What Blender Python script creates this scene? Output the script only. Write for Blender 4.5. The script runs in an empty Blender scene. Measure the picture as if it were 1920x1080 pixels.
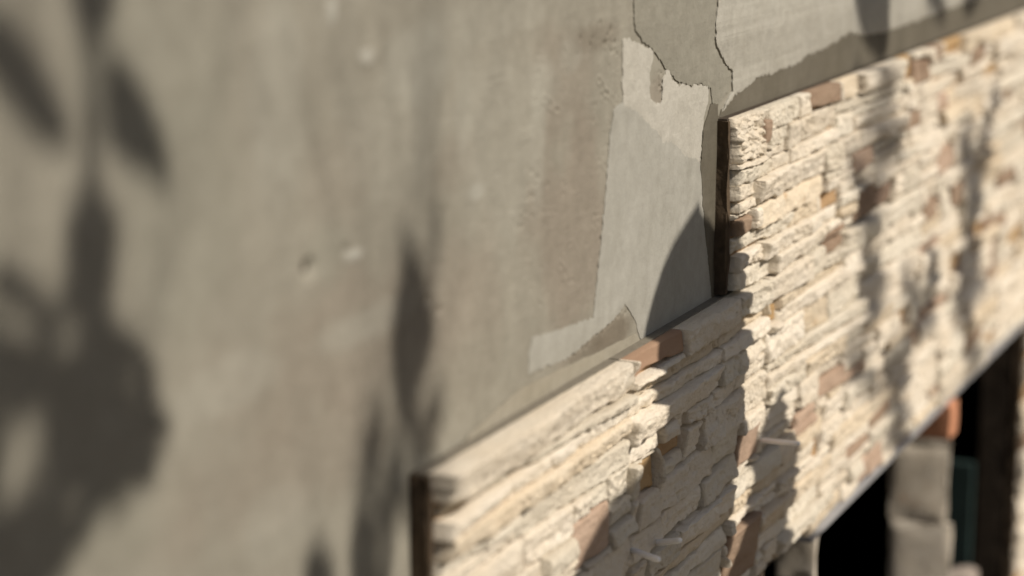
import bpy, bmesh, math, random
import numpy as np
from mathutils import Vector
from mathutils.geometry import tessellate_polygon

C = bpy.context.scene.collection
EYE = 1.55                      # height of the lens above the ground; all z below are relative to it
R = math.radians

# ------------------------------------------------------------------ camera, sky, sun, exposure
sc = bpy.context.scene
cam_data = bpy.data.cameras.new('camera')
cam = bpy.data.objects.new('camera', cam_data); C.objects.link(cam)
cam.location = (0, -0.60, EYE)
cam.rotation_euler = (R(90 - 11.9969), 0, R(24.4581 - 90))
cam_data.sensor_width = 36; cam_data.lens = 75
cam_data.clip_start = 0.02; cam_data.clip_end = 400
cam_data.dof.use_dof = True
cam_data.dof.focus_distance = 1.79
cam_data.dof.aperture_fstop = 2.9
sc.camera = cam

SUN_EL, SUN_AZ = R(42), R(-4)    # azimuth measured from the wall's normal towards +x
SUN = Vector((math.sin(SUN_AZ)*math.cos(SUN_EL), -math.cos(SUN_AZ)*math.cos(SUN_EL), math.sin(SUN_EL)))
world = bpy.data.worlds.new('World'); sc.world = world; world.use_nodes = True
wn = world.node_tree; bg = wn.nodes['Background']
sky = wn.nodes.new('ShaderNodeTexSky'); sky.sky_type = 'NISHITA'; sky.sun_disc = False
sky.sun_elevation = SUN_EL; sky.sun_rotation = math.pi - SUN_AZ
sky.dust_density = 2.0
wn.links.new(sky.outputs[0], bg.inputs[0]); bg.inputs[1].default_value = 0.05
sun_data = bpy.data.lights.new('sun', 'SUN'); sun_data.energy = 5.0; sun_data.angle = R(0.53)
sun_data.color = (1.0, 0.915, 0.80)
sun = bpy.data.objects.new('sun', sun_data); C.objects.link(sun)
sun.location = (0, -5, 6); sun.rotation_euler = SUN.to_track_quat('Z', 'Y').to_euler()
sc.view_settings.view_transform = 'Standard'; sc.view_settings.look = 'None'
sc.view_settings.exposure = -0.14; sc.view_settings.gamma = 1.0; sc.view_settings.use_curve_mapping = False
sc.cycles.use_denoising = True
sc.cycles.max_bounces = 8

# ------------------------------------------------------------------ measured outlines (metres along the wall, metres from eye level)
PATCH_LIGHT = [(1.523, -0.1536), (1.5375, -0.1527), (1.5664, -0.1614), (1.589, -0.1676), (1.587, -0.178), (1.5813, -0.1859), (1.5845, -0.2075), (1.6101, -0.2125), (1.6129, -0.1934), (1.6212, -0.1856), (1.6391, -0.1961), (1.6495, -0.2015), (1.686, -0.2054), (1.7211, -0.2081), (1.7245, -0.2208), (1.7142, -0.2311), (1.7056, -0.2721), (1.6693, -0.264), (1.639, -0.2488), (1.6113, -0.2417), (1.5889, -0.2294), (1.5684, -0.2192), (1.5507, -0.21), (1.5256, -0.2042)]
PATCH_GREY = [(1.5057, -0.2048), (1.53, -0.2014), (1.5682, -0.2128), (1.6172, -0.2363), (1.6689, -0.2572), (1.7024, -0.2639), (1.7156, -0.305), (1.7272, -0.3396), (1.7393, -0.3797), (1.7463, -0.4026), (1.6695, -0.4035), (1.575, -0.4052), (1.5563, -0.38), (1.5349, -0.3635), (1.5101, -0.3696), (1.4772, -0.3741), (1.4402, -0.3785), (1.4146, -0.381), (1.3751, -0.3781), (1.3467, -0.3762), (1.3485, -0.3622), (1.3531, -0.3511), (1.4043, -0.3545), (1.4683, -0.3605), (1.4762, -0.33), (1.4861, -0.2904), (1.4939, -0.2545), (1.4986, -0.2264)]
PATCH_TOP = [(1.5471, -0.1003), (1.5448, -0.1328), (1.5486, -0.1475), (1.5662, -0.1572), (1.5841, -0.1651), (1.5987, -0.1728), (1.6149, -0.1828), (1.6404, -0.1962), (1.6728, -0.204), (1.7101, -0.207), (1.7295, -0.2122), (1.7344, -0.2242), (1.7487, -0.2305), (1.7765, -0.2195), (1.7829, -0.2061), (1.7532, -0.1893), (1.7356, -0.174), (1.737, -0.1514), (1.7401, -0.111)]
PATCH_RIGHT = [(1.747, -0.1114), (1.7398, -0.1516), (1.7383, -0.1742), (1.756, -0.1887), (1.7842, -0.2039), (1.7868, -0.2206), (1.7589, -0.2354), (1.7988, -0.2243), (1.8588, -0.2162), (1.9066, -0.2161), (1.9565, -0.2159), (2.0082, -0.2106), (2.0626, -0.2087), (2.1097, -0.2053), (2.1586, -0.2007), (2.2215, -0.2082), (2.287, -0.2102), (2.3558, -0.2111), (2.453, -0.2103), (2.5573, -0.2081), (2.67, -0.2071), (2.8239, -0.2054), (2.994, -0.202), (2.9887, -0.1798)]
SMEAR_TOP = [(1.7452, -0.2421), (1.7589, -0.2344), (1.7987, -0.2233), (1.8587, -0.2152), (1.9065, -0.2151), (1.9564, -0.2149), (2.0081, -0.2095), (2.0625, -0.2076), (2.1096, -0.2042), (2.1584, -0.1996), (2.2213, -0.207), (2.2868, -0.209), (2.3556, -0.2099), (2.4528, -0.209), (2.5571, -0.2068), (2.6698, -0.2058), (2.8236, -0.204), (2.9936, -0.2006), (3.2291, -0.2166), (3.2422, -0.2648), (2.4097, -0.2507), (1.9941, -0.248)]
SMEAR_SIDE = [(1.7304, -0.2265), (1.7486, -0.2281), (1.7665, -0.4042), (1.7434, -0.4011), (1.7331, -0.369), (1.723, -0.3388), (1.7131, -0.3092), (1.7072, -0.2769), (1.7122, -0.2446)]
SMEAR_LOW = [(1.342, -0.383), (1.3849, -0.3843), (1.4249, -0.3866), (1.4884, -0.3892), (1.5567, -0.3915), (1.5775, -0.4066), (1.5573, -0.4119), (1.3562, -0.4053), (1.2331, -0.4061), (1.2497, -0.3956), (1.3012, -0.3878)]
SHADE_LEAVES = [(2.0, 0.0, [(0.7495, -0.0701), (0.7714, -0.0728), (0.7839, -0.0832), (0.7985, -0.0977), (0.8121, -0.1162), (0.8208, -0.1335), (0.8193, -0.1434), (0.8072, -0.1443), (0.7897, -0.1346), (0.7752, -0.1207), (0.7612, -0.1061), (0.7482, -0.0861)]), (2.0, 0.0, [(0.8507, -0.0973), (0.8658, -0.1038), (0.8817, -0.1197), (0.8938, -0.137), (0.9011, -0.1582), (0.9038, -0.1791), (0.8848, -0.1681), (0.8623, -0.1582), (0.8494, -0.1499), (0.8469, -0.1341), (0.8482, -0.115)]), (2.1, 0.0, [(0.8202, -0.0505), (0.8669, -0.0527), (0.8614, -0.0829), (0.8494, -0.0972), (0.8376, -0.0992), (0.8258, -0.0877)]), (2.2, 0.0, [(0.8352, -0.091), (0.8454, -0.0918), (0.8444, -0.1325), (0.8404, -0.1785), (0.8284, -0.1766), (0.8316, -0.131)]), (2.1, 0.0, [(0.8168, -0.1658), (0.834, -0.1633), (0.8524, -0.1713), (0.8571, -0.1892), (0.8532, -0.2071), (0.8477, -0.2221), (0.8428, -0.2479), (0.8134, -0.2309), (0.8102, -0.1992), (0.8115, -0.1815)]), (2.0, 0.0, [(0.7272, -0.2078), (0.7603, -0.2122), (0.7905, -0.2311), (0.8192, -0.24), (0.8219, -0.2618), (0.796, -0.2673), (0.764, -0.2631), (0.7232, -0.2551)]), (2.0, 0.0, [(0.8068, -0.2347), (0.8415, -0.2342), (0.8557, -0.2589), (0.8613, -0.2794), (0.8622, -0.3019), (0.8427, -0.3159), (0.8136, -0.3185), (0.7911, -0.3066), (0.7847, -0.2813), (0.7906, -0.2569)]), (2.1, 0.0, [(0.7206, -0.2863), (0.7612, -0.2993), (0.7837, -0.294), (0.8055, -0.3108), (0.7974, -0.3351), (0.7801, -0.3696), (0.7155, -0.3469)]), (2.0, 0.0, [(0.7236, -0.2504), (0.7622, -0.2613), (0.7621, -0.2778), (0.7567, -0.2967), (0.7203, -0.2899)]), (1.63, 0.0, [(0.7723, -0.1871), (0.777, -0.194), (0.7762, -0.2), (0.7563, -0.2042), (0.7513, -0.1963), (0.7547, -0.1909)]), (1.54, 0.0, [(0.7708, -0.186), (0.7801, -0.197), (0.7853, -0.2074), (0.7779, -0.2186), (0.7673, -0.2055), (0.7642, -0.1956)]), (2.34, 0.0, [(0.7757, -0.195), (0.7811, -0.2019), (0.7801, -0.2076), (0.757, -0.2108), (0.7513, -0.2029), (0.7552, -0.1979)]), (2.36, 0.0, [(0.7877, -0.1976), (0.7929, -0.2059), (0.7937, -0.2133), (0.7797, -0.2202), (0.774, -0.2106), (0.7753, -0.2037)]), (1.76, 0.0, [(0.7793, -0.1929), (0.7945, -0.2063), (0.8047, -0.2192), (0.7994, -0.2325), (0.7817, -0.2163), (0.7745, -0.2042)]), (2.14, 0.0, [(0.8238, -0.2036), (0.824, -0.2149), (0.8178, -0.2249), (0.7879, -0.2333), (0.788, -0.2205), (0.797, -0.2114)]), (2.04, 0.0, [(0.8122, -0.2084), (0.8166, -0.219), (0.8149, -0.2283), (0.7911, -0.2361), (0.7864, -0.2239), (0.7911, -0.2154)]), (1.7, 0.0, [(0.8487, -0.2277), (0.8521, -0.2356), (0.8518, -0.2428), (0.8379, -0.2494), (0.8341, -0.2402), (0.8363, -0.2335)]), (1.61, 0.0, [(0.8524, -0.2327), (0.8705, -0.2475), (0.8825, -0.2612), (0.875, -0.2744), (0.8539, -0.2566), (0.8457, -0.2439)]), (1.39, 0.0, [(0.8406, -0.239), (0.8529, -0.2501), (0.8599, -0.2602), (0.85, -0.2692), (0.836, -0.256), (0.8319, -0.2468)]), (2.21, 0.0, [(0.8764, -0.2588), (0.8849, -0.2669), (0.8876, -0.2737), (0.8702, -0.2778), (0.8607, -0.2684), (0.8611, -0.2624)]), (2.1, 0.0, [(0.8721, -0.2676), (0.8828, -0.2769), (0.8868, -0.2846), (0.8683, -0.289), (0.8564, -0.2783), (0.8559, -0.2715)]), (1.42, 0.0, [(0.8709, -0.2748), (0.8851, -0.2844), (0.8953, -0.2933), (0.8934, -0.3012), (0.8767, -0.2896), (0.869, -0.2815)]), (2.1, 0.0, [(0.8351, -0.2622), (0.8659, -0.2806), (0.9011, -0.3007), (0.8832, -0.3103), (0.85, -0.3097), (0.8289, -0.2876)]), (1.88, 0.0, [(0.8559, -0.2897), (0.8724, -0.3026), (0.8842, -0.3145), (0.8813, -0.3254), (0.8619, -0.3099), (0.8531, -0.2989)]), (1.44, 0.0, [(0.8598, -0.2993), (0.8715, -0.3106), (0.878, -0.3206), (0.8679, -0.3287), (0.8546, -0.3154), (0.8509, -0.3063)]), (2.37, 0.0, [(0.8436, -0.2984), (0.8552, -0.3101), (0.8624, -0.3208), (0.8562, -0.3306), (0.8429, -0.3167), (0.838, -0.3068)]), (1.78, 0.0, [(0.8528, -0.3135), (0.8559, -0.3211), (0.8521, -0.3268), (0.8232, -0.3272), (0.8201, -0.3186), (0.8271, -0.314)]), (2.27, 0.0, [(0.8513, -0.3194), (0.8538, -0.3254), (0.8518, -0.33), (0.8332, -0.3315), (0.8306, -0.3247), (0.8348, -0.3207)]), (1.58, 0.0, [(0.8285, -0.3116), (0.8311, -0.3213), (0.8292, -0.3297), (0.8113, -0.3362), (0.8086, -0.325), (0.8126, -0.3174)]), (1.8, 0.0, [(0.7999, -0.3117), (0.8141, -0.324), (0.8232, -0.335), (0.8164, -0.3439), (0.8, -0.3292), (0.7939, -0.3193)]), (1.52, 0.0, [(0.8126, -0.3238), (0.8161, -0.3327), (0.8142, -0.34), (0.7929, -0.3437), (0.7893, -0.3335), (0.7938, -0.3272)]), (1.98, 0.0, [(0.7855, -0.3203), (0.7976, -0.3342), (0.8045, -0.3468), (0.795, -0.3576), (0.7811, -0.341), (0.7771, -0.3295)]), (1.71, 0.0, [(0.798, -0.3349), (0.8043, -0.343), (0.8059, -0.3496), (0.7921, -0.3532), (0.7852, -0.3439), (0.7859, -0.3381)]), (2.65, 0.0, [(0.7777, -0.2542), (0.7788, -0.263), (0.7775, -0.2712), (0.7677, -0.28), (0.7666, -0.2698), (0.769, -0.2619)]), (2.13, 0.0, [(0.7853, -0.2785), (0.7857, -0.2893), (0.7839, -0.2995), (0.7735, -0.3107), (0.7732, -0.2982), (0.7761, -0.2884)]), (2.1, 0.0, [(1.1602, -0.2568), (1.1748, -0.2594), (1.1991, -0.2917), (1.1986, -0.3198), (1.1806, -0.3422), (1.1591, -0.3703), (1.1436, -0.349), (1.138, -0.3134), (1.1438, -0.2808)]), (2.53, 0.0, [(1.1528, -0.235), (1.1645, -0.2472), (1.1723, -0.2589), (1.1682, -0.2719), (1.1546, -0.2574), (1.149, -0.2462)]), (2.34, 0.0, [(1.1614, -0.242), (1.1738, -0.2542), (1.1815, -0.2657), (1.1743, -0.2779), (1.16, -0.2634), (1.155, -0.2525)]), (2.86, 0.0, [(1.1815, -0.2547), (1.1898, -0.2672), (1.1933, -0.2789), (1.1808, -0.2913), (1.1714, -0.2766), (1.1705, -0.2655)]), (2.5, 0.0, [(1.2038, -0.2241), (1.2074, -0.236), (1.2088, -0.2476), (1.2025, -0.2617), (1.1984, -0.2477), (1.1982, -0.2364)]), (3.05, 0.0, [(1.2088, -0.2398), (1.2103, -0.2555), (1.2097, -0.2709), (1.2012, -0.29), (1.1995, -0.2716), (1.2012, -0.2565)]), (2.82, 0.0, [(1.1947, -0.2803), (1.2012, -0.2957), (1.2057, -0.3109), (1.2047, -0.3299), (1.1971, -0.3115), (1.1937, -0.2966)]), (2.32, 0.0, [(1.1821, -0.2875), (1.1866, -0.3002), (1.1856, -0.3119), (1.1656, -0.3233), (1.1608, -0.3085), (1.1644, -0.2976)]), (2.33, 0.0, [(1.1837, -0.3068), (1.1921, -0.3227), (1.1936, -0.3372), (1.1713, -0.3508), (1.162, -0.3323), (1.164, -0.3188)]), (2.59, 0.0, [(1.1623, -0.3312), (1.1732, -0.343), (1.1772, -0.3532), (1.1582, -0.3609), (1.146, -0.3472), (1.1456, -0.338)]), (2.69, 0.0, [(1.1694, -0.3396), (1.1811, -0.3552), (1.1843, -0.3689), (1.159, -0.3795), (1.1462, -0.3613), (1.1472, -0.349)]), (3.4, 0.0, [(1.1097, -0.337), (1.1156, -0.3476), (1.1179, -0.3573), (1.1083, -0.367), (1.1016, -0.3546), (1.1011, -0.3455)]), (2.95, 0.0, [(1.1219, -0.3416), (1.1288, -0.3537), (1.1321, -0.365), (1.1237, -0.3767), (1.1158, -0.3625), (1.1144, -0.3518)]), (2.98, 0.0, [(1.1226, -0.3445), (1.1269, -0.3589), (1.1276, -0.3724), (1.116, -0.3871), (1.1112, -0.3703), (1.1123, -0.3574)]), (2.74, 0.0, [(1.1183, -0.3539), (1.1235, -0.368), (1.1232, -0.3807), (1.1033, -0.3922), (1.0976, -0.3759), (1.1007, -0.3641)]), (3.33, 0.0, [(1.099, -0.3623), (1.1095, -0.3728), (1.1146, -0.382), (1.1018, -0.3888), (1.0898, -0.3765), (1.0877, -0.3682)]), (2.63, 0.0, [(1.1031, -0.3647), (1.1214, -0.382), (1.1343, -0.3982), (1.1305, -0.414), (1.1091, -0.3931), (1.0996, -0.3781)]), (3.19, 0.0, [(1.1262, -0.3844), (1.141, -0.3991), (1.1514, -0.4127), (1.1482, -0.426), (1.1309, -0.4085), (1.1232, -0.3958)]), (2.96, 0.0, [(1.1203, -0.3896), (1.1349, -0.4054), (1.1451, -0.4202), (1.142, -0.4351), (1.125, -0.4162), (1.1174, -0.4023)]), (2.7, 0.0, [(1.0931, -0.3811), (1.1114, -0.4), (1.1252, -0.4181), (1.1262, -0.4372), (1.1045, -0.4142), (1.0936, -0.3971)]), (2.82, 0.0, [(1.1866, -0.3585), (1.1921, -0.3708), (1.1919, -0.3818), (1.1715, -0.391), (1.1654, -0.3767), (1.1685, -0.3667)]), (2.78, 0.0, [(1.1975, -0.3722), (1.1992, -0.3831), (1.1959, -0.3927), (1.1737, -0.4005), (1.172, -0.388), (1.1778, -0.3792)]), (2.81, 0.0, [(1.1684, -0.3759), (1.1825, -0.3881), (1.1915, -0.3991), (1.1851, -0.4088), (1.1688, -0.3944), (1.1626, -0.3842)]), (3.24, 0.0, [(1.1718, -0.3905), (1.1722, -0.3989), (1.1683, -0.4061), (1.1479, -0.4113), (1.1476, -0.4017), (1.1536, -0.3952)]), (3.08, 0.0, [(1.1665, -0.3916), (1.1645, -0.4024), (1.1576, -0.4118), (1.1315, -0.4192), (1.134, -0.4069), (1.1431, -0.3983)]), (2.7, 0.0, [(1.1483, -0.3934), (1.164, -0.4097), (1.1746, -0.4247), (1.17, -0.4394), (1.1517, -0.42), (1.144, -0.4059)]), (3.11, 0.0, [(1.2002, -0.3437), (1.2119, -0.3569), (1.2184, -0.369), (1.208, -0.3804), (1.1947, -0.3649), (1.1911, -0.3536)]), (2.93, 0.0, [(1.1948, -0.3458), (1.2055, -0.3603), (1.2117, -0.374), (1.2039, -0.3881), (1.1917, -0.3709), (1.1879, -0.358)]), (3.28, 0.0, [(1.2143, -0.3662), (1.2102, -0.3761), (1.2027, -0.3851), (1.1808, -0.3938), (1.1857, -0.3825), (1.1948, -0.374)]), (2.61, 0.0, [(1.1668, -0.3586), (1.1855, -0.3754), (1.2003, -0.3915), (1.2044, -0.4091), (1.1821, -0.3887), (1.1699, -0.3734)]), (2.81, 0.0, [(1.1875, -0.3722), (1.1888, -0.3851), (1.1866, -0.3972), (1.1714, -0.4097), (1.1701, -0.3948), (1.174, -0.3833)]), (2.6, 0.0, [(1.1447, -0.3653), (1.1541, -0.3781), (1.158, -0.3896), (1.1439, -0.3997), (1.1333, -0.3846), (1.1323, -0.374)]), (2.55, 0.0, [(1.1401, -0.3667), (1.1497, -0.3826), (1.1556, -0.3976), (1.1499, -0.4139), (1.1388, -0.3951), (1.1349, -0.3808)]), (2.74, 0.0, [(1.1543, -0.3892), (1.1576, -0.4041), (1.1552, -0.4176), (1.1326, -0.4296), (1.1292, -0.4123), (1.1343, -0.3999)]), (2.41, 0.0, [(1.1234, -0.4017), (1.1344, -0.419), (1.1418, -0.4355), (1.1389, -0.4537), (1.1262, -0.433), (1.1207, -0.4173)]), (2.23, 0.0, [(1.1381, -0.4222), (1.1419, -0.4345), (1.142, -0.4457), (1.1296, -0.4567), (1.1254, -0.4424), (1.1271, -0.4318)]), (2.22, 0.0, [(1.1361, -0.4396), (1.1395, -0.4526), (1.1384, -0.4643), (1.1215, -0.4746), (1.1179, -0.4595), (1.1212, -0.4487)]), (2.1, 0.0, [(1.0932, -0.3971), (1.1122, -0.4077), (1.124, -0.4409), (1.1214, -0.4823), (1.0842, -0.4694), (1.083, -0.4211)]), (2.2, 0.0, [(1.0266, -0.4101), (1.0457, -0.4029), (1.0656, -0.4258), (1.0669, -0.4635), (1.025, -0.449)]), (0.85, -0.0125, [(1.7068, -0.2953), (1.6857, -0.3027), (1.6273, -0.3271), (1.5857, -0.3684), (1.5688, -0.4003), (1.5581, -0.4218), (1.5555, -0.4477), (1.5634, -0.4898), (1.5252, -0.5016), (1.4513, -0.5084), (1.3882, -0.5373), (1.3584, -0.5686), (1.6826, -0.6824), (1.7416, -0.6523), (1.7573, -0.5968), (1.7734, -0.5462), (1.7763, -0.5021), (1.7857, -0.4647), (1.7843, -0.4055), (1.7742, -0.3504), (1.7382, -0.3207), (1.7044, -0.3038)]), (0.95, -0.025, [(1.8718, -0.5059), (1.9004, -0.5247), (1.936, -0.5548), (1.9467, -0.5927), (1.94, -0.6344), (1.9101, -0.6908), (1.8904, -0.7608), (1.7122, -0.6978), (1.7885, -0.606), (1.8174, -0.5733), (1.7953, -0.5521), (1.832, -0.5362)]), (4.08, -0.025, [(2.183, -0.2168), (2.2433, -0.244), (2.2849, -0.2704), (2.2657, -0.298), (2.1949, -0.2644), (2.1661, -0.24)]), (3.77, -0.025, [(2.1776, -0.2708), (2.2535, -0.2973), (2.3018, -0.3214), (2.2546, -0.3397), (2.1673, -0.3075), (2.1382, -0.2865)]), (3.69, -0.025, [(2.2867, -0.2962), (2.3227, -0.3222), (2.3285, -0.3448), (2.2313, -0.3601), (2.1936, -0.3303), (2.2025, -0.3106)]), (4.03, -0.025, [(2.1206, -0.3093), (2.172, -0.3286), (2.1996, -0.345), (2.1467, -0.3543), (2.089, -0.3316), (2.0757, -0.3176)]), (3.76, -0.025, [(2.18, -0.3391), (2.2361, -0.3656), (2.2623, -0.3885), (2.1868, -0.4015), (2.1252, -0.3704), (2.1162, -0.3511)]), (4.31, -0.025, [(2.1571, -0.3666), (2.2048, -0.3923), (2.2321, -0.4154), (2.1915, -0.4333), (2.1373, -0.4026), (2.1223, -0.3822)]), (3.84, -0.025, [(2.2229, -0.425), (2.2642, -0.4519), (2.28, -0.4748), (2.2101, -0.4879), (2.1651, -0.4566), (2.1628, -0.437)]), (4.31, -0.025, [(2.1937, -0.4475), (2.2528, -0.4738), (2.288, -0.4961), (2.2427, -0.508), (2.1753, -0.4767), (2.1553, -0.4579)]), (4.06, -0.025, [(2.1879, -0.4694), (2.2296, -0.4958), (2.252, -0.5188), (2.2103, -0.5347), (2.1632, -0.5035), (2.152, -0.4833)]), (4.07, -0.025, [(2.1516, -0.5102), (2.1951, -0.5311), (2.2105, -0.5463), (2.1307, -0.544), (2.0837, -0.5202), (2.0832, -0.5088)]), (3.7, -0.025, [(2.1687, -0.5441), (2.2449, -0.5762), (2.2918, -0.6024), (2.2374, -0.6097), (2.1504, -0.5715), (2.1235, -0.5507)]), (3.57, -0.025, [(2.3424, -0.471), (2.4144, -0.5048), (2.4649, -0.5356), (2.4445, -0.5598), (2.3597, -0.5183), (2.3245, -0.4912)]), (4.3, -0.025, [(2.4347, -0.541), (2.465, -0.5632), (2.4672, -0.5798), (2.3729, -0.5807), (2.341, -0.5556), (2.3523, -0.5425)]), (3.95, -0.025, [(2.3273, -0.5552), (2.3814, -0.5841), (2.406, -0.607), (2.3306, -0.6126), (2.2712, -0.5791), (2.2632, -0.5608)]), (4.15, -0.025, [(2.3045, -0.5786), (2.3699, -0.6115), (2.4061, -0.6384), (2.343, -0.6474), (2.2696, -0.6086), (2.2515, -0.5869)]), (4.24, -0.025, [(2.3556, -0.6402), (2.4073, -0.6731), (2.4278, -0.6988), (2.3424, -0.7032), (2.2863, -0.6653), (2.2828, -0.6449)]), (3.89, -0.025, [(2.3492, -0.663), (2.3968, -0.6886), (2.4229, -0.709), (2.3776, -0.7151), (2.3239, -0.6851), (2.3104, -0.6684)]), (4.23, -0.025, [(2.6434, -0.3375), (2.6893, -0.3695), (2.7068, -0.3986), (2.6282, -0.4232), (2.5781, -0.3857), (2.5758, -0.3596)]), (3.95, -0.025, [(2.709, -0.3939), (2.7395, -0.4158), (2.7421, -0.4342), (2.6489, -0.444), (2.6165, -0.4189), (2.6274, -0.4032)]), (3.56, -0.025, [(2.7093, -0.4203), (2.7403, -0.4533), (2.746, -0.4829), (2.6652, -0.5074), (2.6319, -0.4692), (2.6388, -0.4426)]), (3.6, -0.025, [(2.741, -0.487), (2.7579, -0.5214), (2.7424, -0.5503), (2.6138, -0.5673), (2.5975, -0.5288), (2.6267, -0.5038)]), (4.07, -0.025, [(2.7176, -0.5349), (2.7785, -0.5655), (2.8069, -0.5907), (2.7253, -0.6009), (2.6581, -0.5652), (2.6481, -0.5444)]), (4.08, -0.025, [(2.6065, -0.5346), (2.6863, -0.578), (2.7426, -0.6182), (2.7206, -0.6526), (2.6264, -0.599), (2.5872, -0.5632)]), (4.28, -0.025, [(2.767, -0.6465), (2.7858, -0.6705), (2.7798, -0.6891), (2.6874, -0.6941), (2.6679, -0.667), (2.6852, -0.6516)]), (3.3, -0.025, [(2.4547, -0.461), (2.4979, -0.4902), (2.5266, -0.5176), (2.5092, -0.5439), (2.459, -0.5086), (2.4393, -0.4834)]), (3.49, -0.025, [(2.4622, -0.5006), (2.4996, -0.5286), (2.5243, -0.5548), (2.5086, -0.5802), (2.465, -0.5465), (2.4481, -0.5222)]), (3.27, -0.025, [(2.5002, -0.5472), (2.5053, -0.5646), (2.4965, -0.5793), (2.4377, -0.5885), (2.4327, -0.5686), (2.4478, -0.5556)]), (3.47, -0.025, [(2.8182, -0.3097), (2.8281, -0.3329), (2.8224, -0.3545), (2.7609, -0.3765), (2.7506, -0.3498), (2.7637, -0.3296)]), (3.94, -0.025, [(2.8106, -0.3367), (2.7995, -0.3597), (2.7756, -0.3809), (2.701, -0.4029), (2.7139, -0.3771), (2.7432, -0.357)]), (3.44, -0.025, [(2.7712, -0.3812), (2.7871, -0.4049), (2.7847, -0.4263), (2.7185, -0.4455), (2.7016, -0.4182), (2.7127, -0.3985)]), (2.0, 0.0, [(2.1546, -0.1338), (2.2886, -0.1412), (2.3282, -0.2136), (2.3059, -0.2498), (2.2413, -0.2292), (2.1886, -0.1965)]), (2.78, 0.0, [(2.2721, -0.1178), (2.3083, -0.1342), (2.321, -0.1497), (2.2548, -0.1652), (2.2153, -0.146), (2.2148, -0.1317)]), (2.8, 0.0, [(2.2565, -0.136), (2.3085, -0.1576), (2.3349, -0.1782), (2.2747, -0.199), (2.2166, -0.1732), (2.2052, -0.1543)]), (2.81, 0.0, [(2.2641, -0.1789), (2.2899, -0.1942), (2.2992, -0.2085), (2.2528, -0.2226), (2.2242, -0.2046), (2.2235, -0.1914)]), (2.52, 0.0, [(2.5157, -0.1325), (2.563, -0.1511), (2.5881, -0.169), (2.5398, -0.1878), (2.4865, -0.1656), (2.4741, -0.149)]), (2.46, 0.0, [(2.5214, -0.1659), (2.5548, -0.1817), (2.5694, -0.1965), (2.5212, -0.2115), (2.4839, -0.1929), (2.4794, -0.1791)]), (2.6, 0.0, [(2.4956, -0.1696), (2.5586, -0.1892), (2.6007, -0.2079), (2.5751, -0.2272), (2.5018, -0.2034), (2.4734, -0.186)]), (2.47, 0.0, [(2.7297, -0.1504), (2.7571, -0.1639), (2.7611, -0.1763), (2.6848, -0.1878), (2.6553, -0.1721), (2.6628, -0.1608)]), (2.7, 0.0, [(2.6724, -0.1497), (2.7268, -0.1719), (2.7619, -0.1936), (2.7351, -0.2181), (2.6721, -0.1911), (2.649, -0.1706)]), (2.03, 0.0, [(2.7564, -0.1645), (2.7864, -0.1876), (2.7911, -0.2095), (2.709, -0.232), (2.6768, -0.2052), (2.6846, -0.1849)]), (1.2, -0.025, [(1.9614, -0.671), (2.0699, -0.7124), (2.1033, -0.8301), (1.9535, -0.7775)])]
SPECIALS = [('pitted', (1.7013, 1.8184, -0.2808, -0.2449)), ('brown', (1.8207, 1.8366, -0.274, -0.2502)), ('brown', (1.9632, 2.0622, -0.2598, -0.233)), ('ochre', (2.3106, 2.3641, -0.2668, -0.2355)), ('brown', (2.3648, 2.4311, -0.276, -0.247)), ('ochre', (2.5172, 2.612, -0.2578, -0.2356)), ('pink', (2.7519, 2.874, -0.2455, -0.23)), ('tan', (2.0072, 2.069, -0.3635, -0.346)), ('brown', (2.1264, 2.206, -0.3941, -0.3634)), ('darkbrown', (2.2055, 2.2906, -0.4027, -0.3727)), ('brown', (2.025, 2.0941, -0.4117, -0.3872)), ('brown', (1.7061, 1.792, -0.346, -0.3298)), ('brown', (2.3247, 2.3944, -0.3243, -0.3034)), ('pink', (2.4885, 2.5736, -0.4125, -0.366)), ('brown', (2.433, 2.4982, -0.4473, -0.4178)), ('ochre', (2.7268, 2.8266, -0.3061, -0.2892)), ('brown', (2.861, 2.9524, -0.4699, -0.45)), ('brownflat', (1.5015, 1.6169, -0.4183, -0.3908)), ('ochre', (1.8492, 1.8759, -0.4455, -0.4259)), ('tan', (1.5632, 1.621, -0.5012, -0.4827)), ('ochre', (1.512, 1.5593, -0.517, -0.4888)), ('pink', (1.3826, 1.4517, -0.5339, -0.4967)), ('pink', (2.0181, 2.1127, -0.5592, -0.5395)), ('pink', (2.1119, 2.1897, -0.5722, -0.5541)), ('pink', (1.9416, 2.0127, -0.5779, -0.5555)), ('pink', (1.7636, 1.8236, -0.5609, -0.527)), ('brown', (1.7371, 1.8222, -0.6702, -0.6152)), ('pink', (2.4117, 2.5681, -0.5742, -0.5524)), ('brown', (2.6953, 2.7991, -0.66, -0.6403)), ('tan', (1.991, 2.0277, -0.6176, -0.5935)), ('pink', (2.1891, 2.2777, -0.6933, -0.6671)), ('tan', (2.5911, 2.6584, -0.5382, -0.5099)), ('ochre', (2.9363, 3.0528, -0.5763, -0.5443)), ('pink', (2.3542, 2.4118, -0.7101, -0.6898))]
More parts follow.
